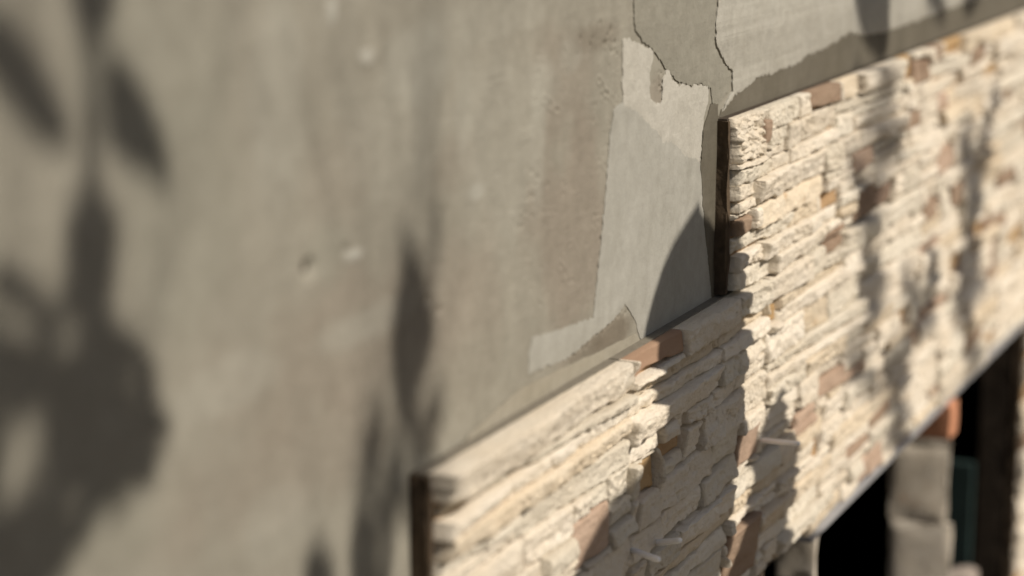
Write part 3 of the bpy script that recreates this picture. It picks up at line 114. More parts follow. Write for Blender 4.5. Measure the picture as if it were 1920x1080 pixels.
# ------------------------------------------------------------------ materials
class NT:
    def __init__(self, name):
        self.m = bpy.data.materials.new(name); self.m.use_nodes = True
        self.t = self.m.node_tree; self.b = self.t.nodes['Principled BSDF']
    def n(self, kind, **kw):
        nd = self.t.nodes.new(kind)
        for k, v in kw.items():
            if k.startswith('i_'): nd.inputs[k[2:].replace('_', ' ')].default_value = v
            else: setattr(nd, k, v)
        return nd
    def l(self, a, b): self.t.links.new(a, b)
    def coords(self, jitter=True):
        tc = self.n('ShaderNodeTexCoord'); out = tc.outputs['Object']
        if jitter:
            oi = self.n('ShaderNodeObjectInfo'); mu = self.n('ShaderNodeMath', operation='MULTIPLY'); mu.inputs[1].default_value = 9.0
            self.l(oi.outputs['Random'], mu.inputs[0])
            ad = self.n('ShaderNodeVectorMath', operation='ADD'); self.l(out, ad.inputs[0]); self.l(mu.outputs[0], ad.inputs[1])
            out = ad.outputs[0]; self.rand = oi.outputs['Random']
        return out
    def scale(self, vec, s):
        mp = self.n('ShaderNodeMapping'); mp.inputs['Scale'].default_value = s; self.l(vec, mp.inputs[0]); return mp.outputs[0]
    def noise(self, vec, scale, detail=4, rough=0.55):
        nd = self.n('ShaderNodeTexNoise'); nd.inputs['Scale'].default_value = scale
        nd.inputs['Detail'].default_value = detail; nd.inputs['Roughness'].default_value = rough
        self.l(vec, nd.inputs['Vector']); return nd.outputs['Fac']
    def ramp(self, fac, a, b, ca=(0,0,0,1), cb=(1,1,1,1)):
        nd = self.n('ShaderNodeValToRGB'); e = nd.color_ramp.elements
        e[0].position = a; e[0].color = ca; e[1].position = b; e[1].color = cb
        self.l(fac, nd.inputs[0]); return nd.outputs[0]
    def mix(self, fac, a, b, mode='MIX'):
        nd = self.n('ShaderNodeMix', data_type='RGBA', blend_type=mode)
        if isinstance(fac, (int, float)): nd.inputs[0].default_value = fac
        else: self.l(fac, nd.inputs[0])
        for i, c in ((6, a), (7, b)):
            if isinstance(c, tuple): nd.inputs[i].default_value = (*c[:3], 1)
            else: self.l(c, nd.inputs[i])
        return nd.outputs[2]
    def bump(self, h, dist, strength=1.0, prev=None):
        nd = self.n('ShaderNodeBump'); nd.inputs['Distance'].default_value = dist; nd.inputs['Strength'].default_value = strength
        self.l(h, nd.inputs['Height'])
        if prev: self.l(prev, nd.inputs['Normal'])
        return nd.outputs[0]
    def done(self, col, rough=0.9, normal=None, spec=0.25):
        if isinstance(col, tuple): self.b.inputs['Base Color'].default_value = (*col[:3], 1)
        else: self.l(col, self.b.inputs['Base Color'])
        self.b.inputs['Roughness'].default_value = rough
        self.b.inputs['Specular IOR Level'].default_value = spec
        if normal: self.l(normal, self.b.inputs['Normal'])
        return self.m

def stone_mat(name, c1, c2, dark, stain=None, stain_lo=0.62, bump=1.0, speck=0.5):
    t = NT(name); v = t.coords()
    layer = t.scale(v, (14, 40, 60))
    n1 = t.noise(layer, 1.0, 5, 0.6)
    col = t.mix(t.ramp(n1, 0.35, 0.68), c1, c2)
    tint = t.ramp(t.rand, 0.0, 1.0, (0.90, 0.885, 0.86, 1), (1.05, 1.05, 1.05, 1))
    col = t.mix(1.0, col, tint, 'MULTIPLY')
    n2 = t.noise(v, 260, 5, 0.65)
    col = t.mix(t.ramp(n2, 0.56, 0.74, (0,0,0,1), (speck, speck, speck, 1)), col, dark)
    if stain:
        n3 = t.noise(t.scale(v, (30, 30, 45)), 1.0, 4, 0.6)
        col = t.mix(t.ramp(n3, stain_lo, stain_lo+0.14), col, stain)
    h1 = t.noise(v, 300, 7, 0.72)
    h2 = t.noise(t.scale(v, (110, 200, 260)), 1.0, 5, 0.65)
    nb = t.bump(h2, 0.0018*bump); nb = t.bump(h1, 0.0010*bump, 1.0, nb)
    return t.done(col, 0.88, nb, 0.2)

def plaster_mat(name, c1, c2, attr=False, fine=1.0, scratch=True):
    t = NT(name); v = t.coords(jitter=False)
    n0 = t.noise(t.scale(v, (18, 18, 14)), 1.0, 5, 0.6)
    if attr:
        at = t.n('ShaderNodeVertexColor'); at.layer_name = 'coat'
        base = at.outputs['Color']
        col = t.mix(t.ramp(n0, 0.3, 0.72, (0.90,0.90,0.90,1), (1.08,1.08,1.07,1)), base, base)
        mult = t.ramp(n0, 0.30, 0.70, (0.90,0.895,0.885,1), (1.08,1.08,1.08,1))
        col = t.mix(1.0, base, mult, 'MULTIPLY')
    else:
        col = t.mix(t.ramp(n0, 0.32, 0.68), c1, c2)
    n5 = t.noise(t.scale(v, (70, 70, 55)), 1.0, 6, 0.65)
    col = t.mix(1.0, col, t.ramp(n5, 0.30, 0.72, (0.88,0.875,0.865,1), (1.07,1.07,1.07,1)), 'MULTIPLY')
    n1 = t.noise(v, 700, 3, 0.7)
    col = t.mix(1.0, col, t.ramp(n1, 0.25, 0.8, (0.92,0.92,0.92,1), (1.06,1.06,1.06,1)), 'MULTIPLY')
    n4 = t.noise(v, 240, 6, 0.75)
    col = t.mix(t.ramp(n4, 0.60, 0.72, (0,0,0,1), (0.45,0.45,0.45,1)), col, (0.16, 0.145, 0.115))
    h0 = t.noise(v, 900, 3, 0.7)
    h1 = t.noise(t.scale(v, (90, 90, 130)), 1.0, 5, 0.6)
    h2 = t.noise(v, 70, 4, 0.5)
    nb = t.bump(h2, 0.0011*fine); nb = t.bump(h1, 0.00025*fine, 1.0, nb); nb = t.bump(h0, 0.00045*fine, 1.0, nb)
    return t.done(col, 0.85, nb, 0.25)

def simple_mat(name, col, rough=0.8, nscale=60, var=0.25, bump=0.001, spec=0.3):
    t = NT(name); v = t.coords()
    n = t.noise(v, nscale, 5, 0.6)
    lo = tuple(c*(1-var) for c in col); hi = tuple(min(1, c*(1+var)) for c in col)
    c = t.mix(t.ramp(n, 0.3, 0.7), lo, hi)
    return t.done(c, rough, t.bump(n, bump), spec)

M = {}
M['cream'] = stone_mat('cream_limestone', (0.735, 0.65, 0.525), (0.785, 0.72, 0.615), (0.44, 0.375, 0.28), (0.52, 0.37, 0.20), 0.70, bump=1.35, speck=0.5)
M['grey'] = stone_mat('pale_grey_limestone', (0.665, 0.60, 0.49), (0.74, 0.685, 0.58), (0.40, 0.35, 0.27), (0.5, 0.38, 0.23), 0.72, bump=1.35, speck=0.55)
M['warm'] = stone_mat('warm_limestone', (0.69, 0.58, 0.43), (0.735, 0.645, 0.51), (0.44, 0.34, 0.23), (0.52, 0.33, 0.16), 0.64, bump=1.35, speck=0.5)
M['pitted'] = M['cream']
M['brown'] = stone_mat('brown_stone', (0.29, 0.205, 0.145), (0.35, 0.26, 0.19), (0.17, 0.11, 0.07), None, bump=0.6, speck=0.4)
M['brownflat'] = stone_mat('smooth_brown_stone', (0.31, 0.20, 0.135), (0.36, 0.245, 0.17), (0.22, 0.135, 0.09), None, bump=0.25, speck=0.3)
M['darkbrown'] = stone_mat('dark_brown_stone', (0.19, 0.135, 0.10), (0.25, 0.18, 0.14), (0.10, 0.07, 0.05), None, bump=0.6)
M['pink'] = stone_mat('pinkish_stone', (0.40, 0.29, 0.215), (0.46, 0.345, 0.265), (0.28, 0.19, 0.135), None, bump=0.6, speck=0.35)
M['tan'] = stone_mat('tan_stone', (0.40, 0.26, 0.14), (0.46, 0.32, 0.19), (0.24, 0.14, 0.07), None, bump=0.7)
M['ochre'] = stone_mat('ochre_stone', (0.42, 0.27, 0.125), (0.49, 0.35, 0.20), (0.28, 0.15, 0.07), None, bump=0.6)
M['fillet'] = simple_mat('grey_mortar_fillet', (0.185, 0.165, 0.13), 0.95, 140, 0.15, 0.0006)
M['backing'] = simple_mat('dark_brown_mortar_backing', (0.060, 0.045, 0.032), 0.95, 140, 0.25, 0.0012)
M['shade_stone'] = stone_mat('weathered_grey_stone', (0.60, 0.535, 0.44), (0.70, 0.64, 0.55), (0.36, 0.30, 0.22), (0.50, 0.36, 0.25), 0.62)
M['wall'] = plaster_mat('grey_beige_plaster_coat', None, None, attr=True)
M['patch_light'] = plaster_mat('pale_skim_plaster', (0.38, 0.362, 0.312), (0.435, 0.42, 0.37), fine=1.3)
M['patch_pale'] = plaster_mat('pale_lime_skim', (0.45, 0.43, 0.375), (0.50, 0.48, 0.425), fine=1.3)
M['patch_grey'] = plaster_mat('grey_skim_plaster', (0.335, 0.325, 0.285), (0.385, 0.375, 0.335), fine=0.9)
M['patch_top'] = plaster_mat('old_grey_plaster', (0.262, 0.248, 0.204), (0.30, 0.287, 0.240), fine=1.3)
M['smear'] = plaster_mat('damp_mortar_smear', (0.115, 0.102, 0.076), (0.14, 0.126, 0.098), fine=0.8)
M['smear_low'] = plaster_mat('ochre_grey_mortar_smear', (0.275, 0.25, 0.195), (0.325, 0.30, 0.245), fine=0.9)
M['core'] = simple_mat('dark_block_core', (0.05, 0.037, 0.026), 0.95, 40, 0.4, 0.003)
M['dark'] = simple_mat('unlit_black_interior', (0.012, 0.011, 0.010), 0.95, 20, 0.3, 0.002)  # near-black colour stands for the unlit depth of the opening
M['joint'] = simple_mat('tan_joint_mortar', (0.34, 0.225, 0.125), 0.95, 90, 0.3, 0.002)
M['endmortar'] = simple_mat('brown_end_mortar', (0.085, 0.06, 0.038), 0.95, 90, 0.35, 0.002)
M['ground'] = simple_mat('dark_earth', (0.125, 0.098, 0.064), 0.95, 12, 0.35, 0.01)
M['terracotta'] = simple_mat('terracotta', (0.54, 0.25, 0.14), 0.85, 120, 0.2, 0.0008)
M['metal'] = simple_mat('pale_grey_metal', (0.34, 0.34, 0.35), 0.5, 40, 0.1, 0.0002, 0.5)
M['plastic'] = simple_mat('white_plastic', (0.93, 0.93, 0.94), 0.35, 30, 0.04, 0.0001, 0.5)
M['teal'] = simple_mat('teal_painted_board', (0.028, 0.048, 0.045), 0.6, 20, 0.2, 0.0004)
M['leaf'] = simple_mat('leaf_green', (0.055, 0.085, 0.03), 0.5, 40, 0.3, 0.0004, 0.4)
M['bark'] = simple_mat('grey_brown_bark', (0.14, 0.11, 0.08), 0.9, 60, 0.35, 0.003)
M['rubble'] = stone_mat('rubble_stone', (0.33, 0.28, 0.24), (0.42, 0.36, 0.31), (0.2, 0.16, 0.13), None)

# ------------------------------------------------------------------ ground
gv = []; gf = []
nx = 24; span = np.concatenate([-np.geomspace(60, 0.8, 12), np.geomspace(0.8, 60, 12)])
for j, yy in enumerate(span):
    for i, xx in enumerate(span):
        d = min(1.0, (abs(xx)+abs(yy))/3)
        gv.append((2+xx, yy-0.5, 0.012*float(vnoise(xx*3.1, yy*3.1, 5))))
for j in range(nx-1):
    for i in range(nx-1):
        a = j*nx+i; gf.append((a, a+1, a+nx+1, a+nx))
g = link_mesh('ground', gv, gf, M['ground']); g['kind'] = 'structure'

# ------------------------------------------------------------------ plaster wall
Z = EYE
SOFFIT = -0.695
wall = thing('plaster_wall', 'tall grey beige plastered wall with skim patches and trowel marks', 'wall', (1.5, 0, 0))
WX = 1.5
def wloc(v):
    v = np.asarray(v, float).copy(); v[:, 0] -= WX; v[:, 2] += Z; return v
cv, cf = box_arrays([(-1.2, 7.5, 0.004, 0.046, SOFFIT, 1.1), (-1.2, 1.93, 0.004, 0.046, -EYE-0.05, SOFFIT), (3.137, 7.5, 0.004, 0.046, -EYE-0.05, SOFFIT)])
link_mesh('masonry_core', wloc(cv), cf, M['core'], wall, smooth=False)
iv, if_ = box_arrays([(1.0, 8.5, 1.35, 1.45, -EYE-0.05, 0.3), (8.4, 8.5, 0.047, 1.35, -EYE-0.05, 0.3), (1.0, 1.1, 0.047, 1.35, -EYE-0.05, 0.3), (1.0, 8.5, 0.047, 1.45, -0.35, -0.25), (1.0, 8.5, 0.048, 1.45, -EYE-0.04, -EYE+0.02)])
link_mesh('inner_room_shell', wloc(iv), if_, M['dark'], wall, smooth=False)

def arr(parts):
    out = [parts[0][0]]
    for a, b, st in parts:
        n = max(1, int(round((b-a)/st))); out += [a+(b-a)*(k+1)/n for k in range(n)]
    return np.array(out)
sa = arr([(-1.2, 0.6, .2), (0.6, 1.28, .004), (1.28, 1.80, .00125), (1.80, 2.6, .004), (2.6, 3.4, .01), (3.4, 7.5, .2)])
za = arr([(SOFFIT, -.50, .02), (-.50, -.415, .004), (-.415, -.12, .00125), (-.12, 0, .004), (0, 1.1, .1)])
S_, Z_ = np.meshgrid(sa, za)
calm = 1-0.8*np.clip((S_-1.30)/.15, 0, 1)
h = (0.0022*fbm(S_*9, Z_*6, 1, 3) + 0.0006*fbm(S_*40, Z_*22, 2, 3))*calm + 0.00022*fbm(S_*60, Z_*300, 3, 2)
COL = {'w': (0.264, 0.233, 0.190), 'l': (0.345, 0.333, 0.285), 'g': (0.272, 0.264, 0.217), 'p': (0.42, 0.41, 0.365), 'd': (0.175, 0.15, 0.115)}
col = np.empty(S_.shape + (3,)); col[:] = (0.288, 0.271, 0.225)
def falloff(b, wob=0.25):
    s, z, rs, rz = b[:4]
    near = (np.abs(S_-s) < 2.5*rs) & (np.abs(Z_-z) < 2.5*rz)
    w = np.zeros(S_.shape)
    if near.any():
        ss, zz = S_[near], Z_[near]
        d = np.hypot((ss-s)/rs, (zz-z)/rz) + wob*2*fbm(ss*22, zz*12, s*10, 4) + wob*0.6*fbm(ss*120, zz*90, z*10, 2)
        w[near] = np.clip((1.25-d)/0.7, 0, 1)
    return w*w*(3-2*w)
for b in STAINS:
    w = (falloff(b)*b[4])[..., None]
    col = col*(1-w) + np.array(COL[b[5]])*w
streak = fbm(S_*20, Z_*3.5, 11, 3)
col *= (1 + 0.06*streak)[..., None]
mott = fbm(S_*38, Z_*30, 12, 4)
col *= (1 + 0.06*mott)[..., None]
for b in CHIPS: h = h + 0.0012*b[4]*falloff(b, 0.5)
for (s, z, r) in PITS:
    i0, i1 = np.searchsorted(sa, (s-2.2*r, s+2.2*r)); j0, j1 = np.searchsorted(za, (z-2.2*r, z+2.2*r))
    if i1 <= i0 or j1 <= j0: continue
    d = np.hypot(S_[j0:j1, i0:i1]-s, (Z_[j0:j1, i0:i1]-z)*1.1)/r
    h[j0:j1, i0:i1] -= 1.1*r*np.clip(1.4-d, 0, 1)
def scratch(a, b, wd, dp):
    global h
    a = np.array(a); b = np.array(b); d = b-a; L = np.hypot(*d)
    u = np.clip(((S_-a[0])*d[0]+(Z_-a[1])*d[1])/L**2, 0, 1)
    q = np.hypot(S_-a[0]-u*d[0] - 0.002*np.sin(u*7), Z_-a[1]-u*d[1])
    h = h - dp*np.clip(1-q/wd, 0, 1) + dp*0.6*np.clip(1-np.abs(q-1.8*wd)/wd, 0, 1)
for k, (a, b) in enumerate(SCRATCH): scratch(a, b, 0.0016, 0.0013 if k in (0, 1, 6) else 0.0006)
h = np.where((S_ < 0.62) | (Z_ > 0), 0, h)
wv = np.stack([S_, 0.0008-0.0005*np.clip((S_-1.30)/.15, 0, 1)-h, Z_], -1).reshape(-1, 3)
ns = len(sa); nz = len(za)
idx = np.arange(ns*nz).reshape(nz, ns)
wf = np.stack([idx[:-1, :-1], idx[:-1, 1:], idx[1:, 1:], idx[1:, :-1]], -1).reshape(-1, 4)
face = link_mesh('plaster_coat', wloc(wv), wf, M['wall'], wall)
ca = face.data.color_attributes.new('coat', 'FLOAT_COLOR', 'POINT')
ca.data.foreach_set('color', np.concatenate([col.reshape(-1, 3), np.ones((ns*nz, 1))], 1).astype(np.float32).ravel())

def sheet(name, outline, height, mat, rag=0.0009, step=0.0016, rim=0.0010, seed=0, straight=()):
    pts = []
    n = len(outline); rnd = random.Random(seed)
    for i in range(n):
        a = Vector(outline[i]); b = Vector(outline[(i+1) % n]); L = (b-a).length
        k = max(1, int(L/step)); nrm = Vector((-(b-a).y, (b-a).x))/max(L, 1e-6)
        amp = rag*(0.15 if i in straight else 1)
        for q in range(k):
            p = a + (b-a)*(q/k)
            w = amp*(2.4*float(fbm(p.x*260, p.y*260, seed+1, 3)) + 1.6*float(vnoise(p.x*90, p.y*90, seed+2)))
            pts.append(p + nrm*w)
    m = len(pts)
    area = sum(pts[i].x*pts[(i+1) % m].y - pts[(i+1) % m].x*pts[i].y for i in range(m))
    if area < 0: pts.reverse()
    inner = []
    for i in range(m):
        t = (pts[(i+2) % m] - pts[i-2]); t = t/max(t.length, 1e-6)
        inner.append(pts[i] + Vector((-t.y, t.x))*rim)
    vs = [(p.x, 0.0012, p.y) for p in pts] + [(p.x, -height*0.75, p.y) for p in pts] + [(p.x, -height, p.y) for p in inner]
    fs = []
    for i in range(m):
        j = (i+1) % m
        fs.append((i, j, m+j, m+i)); fs.append((m+i, m+j, 2*m+j, 2*m+i))
    tris = tessellate_polygon([[Vector((p.x, p.y, 0)) for p in inner]])
    for t in tris:
        a, b, c = (inner[q] for q in t)
        if (b.x-a.x)*(c.y-a.y)-(b.y-a.y)*(c.x-a.x) < 0: t = (t[0], t[2], t[1])
        fs.append(tuple(2*m+q for q in t))
    return link_mesh(name, wloc(vs), fs, mat, wall, sharp=35)
def lab(o, t): o['label'] = t
lab(sheet('plaster_patch', PATCH_GREY, 0.0004, M['patch_grey'], 0.0009, seed=1), 'smooth grey skim patch beside the upper panel row')
lab(sheet('plaster_patch', PATCH_LIGHT, 0.0005, M['patch_pale'], 0.0015, seed=2), 'pale ragged skim patch with two upright tongues')
lab(sheet('plaster_patch', PATCH_TOP, 0.0008, M['patch_top'], 0.0012, seed=3), 'old darker plaster layer with a cracked lower edge')
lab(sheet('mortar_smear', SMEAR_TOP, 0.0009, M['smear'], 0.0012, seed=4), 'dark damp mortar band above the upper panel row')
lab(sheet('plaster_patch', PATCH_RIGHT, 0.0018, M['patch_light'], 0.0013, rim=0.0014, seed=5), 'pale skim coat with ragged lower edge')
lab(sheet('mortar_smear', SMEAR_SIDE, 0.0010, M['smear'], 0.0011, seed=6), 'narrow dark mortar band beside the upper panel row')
lab(sheet('mortar_smear', SMEAR_LOW, 0.0012, M['smear_low'], 0.0005, seed=7), 'yellowish mortar band above the middle panel row')

# ------------------------------------------------------------------ split-stone panels
def strip_arrays(s0, s1, z0, z1, front, kind, seed, res, back=0.0085, edge=0.0021, wob=0.0009, top=False, low=False):
    g = 0.00025; gz = 0.0002 + 0.0011*((seed*7.13) % 1.0)**2
    s0 += g; s1 -= g; z0 += 0.0002 if low else gz; z1 -= 0.0002 if top else gz*.6
    nu = max(4, int(math.ceil((s1-s0)/res))); nv = max(4, int(math.ceil((z1-z0)/res)))
    s = np.linspace(s0, s1, nu+1); z = np.linspace(z0, z1, nv+1)
    S, ZZ = np.meshgrid(s, z)
    e = np.minimum(np.minimum(S-s0, s1-S), np.minimum(ZZ-z0, (z1-ZZ)*(2.5 if top else 1)))
    rr = edge*(0.6 + 1.6*np.clip(fbm(S*70, ZZ*70, seed+5, 2)+0.4, 0, 1))
    q = np.clip(1-e/rr, 0, 1)
    drop = rr*(1-np.sqrt(np.clip(1-q*q, 0, 1)))*0.9
    r = np.random.RandomState(int(seed*13) % 99991)
    ts, tz = r.uniform(-0.045, 0.045), r.uniform(-0.22, 0.22)
    d = front + ts*(S-(s0+s1)/2) + tz*(ZZ-(z0+z1)/2)
    sk = r.uniform(-0.25, 0.25)
    if kind in ('cream', 'grey', 'warm'):
        lay = fbm(S*9, (ZZ+S*sk*0.15)*75, seed+1, 3)
        lay = 0.7*lay + 0.5*np.round(lay*4)/4
        d = d + 0.0022*lay + 0.0028*fbm(S*26, ZZ*44, seed+2, 2) - 0.0020*np.abs(fbm(S*50, ZZ*80, seed+12, 2)) + 0.0013*fbm(S*150, ZZ*190, seed+3, 3)
        hole = np.clip(vnoise(S*140, ZZ*170, seed+21)-0.30, 0, 1)*5*np.clip(vnoise(S*17, ZZ*24, seed+22)+.25, 0, 1)
        d = d - 0.0042*hole
        if r.rand() < 0.5:
            d = d - 0.0034*np.clip(fbm(S*230, ZZ*230, seed+9, 2)-0.05, 0, 1)*3*np.clip(vnoise(S*30, ZZ*30, seed+8)+0.35, 0, 1)
    elif kind == 'pitted':
        d = d + 0.0016*fbm(S*40, ZZ*50, seed+2, 2) + 0.0115*np.abs(fbm(S*140, ZZ*170, seed+3, 2))-.002 + 0.0016*fbm(S*420, ZZ*420, seed+4, 1)
    elif kind == 'brownflat':
        d = d + 0.0006*fbm(S*40, ZZ*50, seed+2, 3)
    else:
        d = d + 0.0018*fbm(S*40, ZZ*70, seed+2, 3) + 0.0005*fbm(S*200, ZZ*240, seed+3, 2)
    d = np.maximum(d - drop, back+0.001)
    Sw = S + wob*2*vnoise(S*60, ZZ*130, seed+6); Zw = ZZ + wob*1.6*fbm(S*55, ZZ*40, seed+7, 2)*(np.clip((z1-ZZ)/.008, 0.12, 1) if top else np.clip((ZZ-z0)/.008, 0.12, 1) if low else 1)
    if not low:
        lift = np.clip(fbm(S*24, ZZ*0+seed, seed+31, 2)-0.02, 0, 1)*0.008
        Zw = Zw + lift*np.clip(1-(ZZ-z0)/(0.55*(z1-z0)), 0, 1)*min(1, (z1-z0)/.016)
        Sw = Sw + np.clip(fbm(S*0+seed, ZZ*60, seed+33, 2), -.35, .35)*0.003*np.clip(1-np.minimum(S-s0, s1-S)/.012, 0, 1)
    V = np.stack([Sw, -d, Zw], -1).reshape(-1, 3)
    I = np.arange((nu+1)*(nv+1)).reshape(nv+1, nu+1)
    F = np.stack([I[:-1, :-1], I[:-1, 1:], I[1:, 1:], I[1:, :-1]], -1).reshape(-1, 4)
    ring = np.concatenate([I[0, :-1], I[:-1, -1], I[-1, :0:-1], I[:0:-1, 0]])
    B = V[ring].copy(); B[:, 1] = -back
    n = len(V); m = len(ring); k = np.arange(m); k2 = (k+1) % m
    side = np.stack([ring[k], n+k, n+k2, ring[k2]], -1)
    return np.concatenate([V, B]), np.concatenate([F, side])

def subtract(rects, box):
    a0, a1, b0, b1 = box; out = []
    for (s0, s1, z0, z1, k) in rects:
        x0, x1, y0, y1 = max(s0, a0), min(s1, a1), max(z0, b0), min(z1, b1)
        if x1-x0 < 0.0005 or y1-y0 < 0.0005:
            out.append((s0, s1, z0, z1, k)); continue
        for c in ((s0, x0, z0, z1), (x1, s1, z0, z1), (x0, x1, z0, y0), (x0, x1, y1, z1)):
            if c[1]-c[0] > 0.0035 and c[3]-c[2] > 0.0028: out.append((*c, k))
    return out

def rough_block(x0, x1, y0, y1, z0, z1, seed, amp=0.004, sub=5):
    bm = bmesh.new()
    bmesh.ops.create_cube(bm, size=1)
    bmesh.ops.subdivide_edges(bm, edges=bm.edges[:], cuts=sub, use_grid_fill=True)
    vs = []
    for v in bm.verts:
        c = v.co*2; rad = 0.9
        m = max(abs(c.x), abs(c.y), abs(c.z))
        c2 = Vector([math.copysign(min(abs(q), 1.0) - 0.06*sum(1 for w in c if abs(w) > 0.95 and w is not q), q) if abs(q) > 0.95 else q for q in c])
        p = Vector(((x0+x1)/2 + c.x*(x1-x0)/2, (y0+y1)/2 + c.y*(y1-y0)/2, (z0+z1)/2 + c.z*(z1-z0)/2))
        edges = sum(1 for q in c if abs(q) > 0.95)
        nrm = Vector([math.copysign(1, q) if abs(q) > 0.95 else 0 for q in c]).normalized()
        k = amp*(float(fbm(p.x*45+p.y*31, p.z*50+p.y*17, seed, 3)) - (0.35 if edges > 1 else 0.0))
        p = p + nrm*k
        v.co = p
    me = bpy.data.meshes.new('block'); bm.to_mesh(me); bm.free()
    return me
def block_obj(name, me, mat, parent=None):
    me.name = name; me.materials.clear(); me.materials.append(mat)
    me.polygons.foreach_set('use_smooth', [True]*len(me.polygons)); me.set_sharp_from_angle(angle=R(40))
    o = bpy.data.objects.new(name, me); C.objects.link(o)
    if parent: o.parent = parent
    return o
FRONT = {'brown': .0215, 'brownflat': .0175, 'darkbrown': .0185, 'pink': .0215, 'tan': .0165, 'ochre': .0155, 'pitted': .0205}
def make_panel(label, s0, s1, z0, z1, row, seed, ragged=False, specials=True):
    p = thing('stone_veneer_slab', label, 'stone slab', (s0, 0, Z+z0), 'split stone slabs glued to the wall')
    rnd = random.Random(seed)
    rects = []
    z = z1
    top = True
    big = 1.16 if row == 1 else 1.0
    while z > z0+0.004:
        hh = rnd.choice((.014, .016, .018, .021, .025)) * big
        if top: hh = .021*big
        if z-hh < z0+0.010: hh = z-z0
        s = s0
        while s < s1-0.003:
            ln = rnd.choice((.06, .09, .12, .17, .23)) * rnd.uniform(.8, 1.2) * (1.5 if row == 1 and s0 < 1.3 else 1.0)
            if top and row == 1 and s0 < 1.3: ln = .4
            e = s+ln
            if e > s1-0.035: e = s1
            k = rnd.choices(('cream', 'grey', 'warm'), (6, 3, 1.4))[0]
            if s > 2.1 and e-s < .10 and rnd.random() < .16: k = rnd.choice(('brown', 'pink', 'tan', 'brown'))
            gap = rnd.uniform(.0022, .0058) if rnd.random() < .55 and e < s1 else 0
            if hh > .017 and rnd.random() < .22 and not top:          # a pair of thin slivers in place of one strip
                c = z-hh*rnd.uniform(.38, .62)
                rects += [(s, e-gap*.3, c, z, k), (s, e-gap, z-hh, c, 'cream')]
            else:
                rects.append((s, e-gap, z-hh, z, k))
            s = e
        z -= hh; top = False
    if specials:
        for (kind, bx) in SPECIALS:
            c = (max(bx[0], s0), min(bx[1], s1), max(bx[2], z0), min(bx[3], z1))
            cx, cz = (bx[0]+bx[1])/2, (bx[2]+bx[3])/2
            if z0-.006 < cz < z1+.006 and c[1]-c[0] > .006 and c[3]-c[2] > .006:
                if z1-c[3] < .006: c = (c[0], c[1], c[2], z1)
                rects = subtract(rects, c); rects.append((*c, kind))
    if row == 0: rects = [q for q in subtract(rects, (1.62, 2.0, -.75, -.6855))]
    bv, bf = box_arrays([(0.001, s1-s0-0.001, -0.0095, 0.003, 0.0005, z1-z0-0.0004)])
    link_mesh('mortar_backing', bv, bf, M['backing'], p, smooth=False)
    jv, jf = box_arrays([(0.009, s1-s0-0.004, -0.0118, -0.0092, 0.006, z1-z0-0.008)])
    link_mesh('joint_mortar', jv, jf, M['joint'], p, smooth=False)
    if row == 1:
        fv, ff = box_arrays([(0.0005, s1-s0-0.0005, -0.0092, -0.0008, z1-z0-0.003, z1-z0+.0006)])
        link_mesh('mortar_fillet', fv, ff, M['fillet'], p, smooth=False)
    dist = (s0+s1)/2
    res = 0.0011 if dist < 2.0 else 0.0015 if dist < 2.3 else 0.0022 if dist < 2.8 else 0.0032
    if ragged:
        me = rough_block(-.0015, .0045, -.0128, .0015, 0.001, z1-z0-.002, seed, .0045, 9)
        block_obj('end_mortar', me, M['endmortar'], p)
    for i, (a, b, c, d, k) in enumerate(rects):
        if ragged and a < s0+.002: a += rnd.uniform(.0015, .008)
        fr = FRONT.get(k)
        fr = fr + rnd.uniform(-.0012, .0012) if fr else (.0255 if d > z1-.0005 and row == 1 else rnd.uniform(.0185, .0275))
        v, f = strip_arrays(a, b, c, d, fr, k, seed*3.7+i*1.31, res, top=(d > z1-.0005), low=(row == 0 and c < z0+.0005))
        v[:, 0] -= s0; v[:, 2] -= z0
        o = link_mesh('stone_strip', v, f, M[k], p, sharp=50)
        if k in ('brown', 'brownflat', 'darkbrown', 'pink', 'ochre', 'tan'):
            o['label'] = {'brown': 'brown stone block', 'brownflat': 'smooth brown stone block', 'darkbrown': 'dark brown stone block',
                          'pink': 'pinkish brown stone block', 'ochre': 'ochre stone chip', 'tan': 'tan stone block'}[k]
    return p

ROW2 = [1.747, 2.068, 2.40, 2.73, 3.06, 3.40]
ROW1 = [1.165, 1.498, 1.845, 2.18, 2.52, 2.86, 3.20, 3.45]
ROW0 = [1.17, 1.528, 1.888, 2.22, 2.55, 2.88, 3.45]
L2 = ['cream slab at the left end of the top row, with a pitted corner block',
      'second top row slab from its left end, with dark brown blocks low at its middle',
      'third top row slab, with ochre and brown blocks along its upper edge',
      'blurred fourth top row slab, with an upright pinkish block near its bottom',
      'blurred top row slab running out of the right edge of the photo']
L1 = ['bright sunlit slab starting the middle row, with a pinkish block near its seam',
      'half shaded middle row slab with a smooth brown block flush in its top edge',
      'middle row slab with a thin ochre chip near its upper left corner',
      'fourth middle row slab from its left end, striped by soft leaf shade',
      'fifth middle row slab, with a long pinkish block near its lower edge',
      'blurred sixth middle row slab, above the gap beside the bright pier',
      'blurred middle row slab cut off by the right edge of the photo']
L0 = ['lowest and leftmost stone slab, only its upper corner inside the picture',
      'shaded bottom row slab with a tall dark brown block below two white spacers',
      'sunlit bottom row slab whose lower edge meets the black opening',
      'bottom row slab above the grey stone prop, with a pinkish block at its foot',
      'bottom row slab directly above the orange brick chip',
      'bottom row slab resting on top of the bright sunlit pier']
for i in range(5): make_panel(L2[i], ROW2[i], ROW2[i+1]-.0012, -.3962, -.2405, 2, 21+i, ragged=(i == 0))
for i in range(7): make_panel(L1[i], ROW1[i], ROW1[i+1]-.0012, -.5660, -.3990, 1, 41+i, ragged=(i == 0))
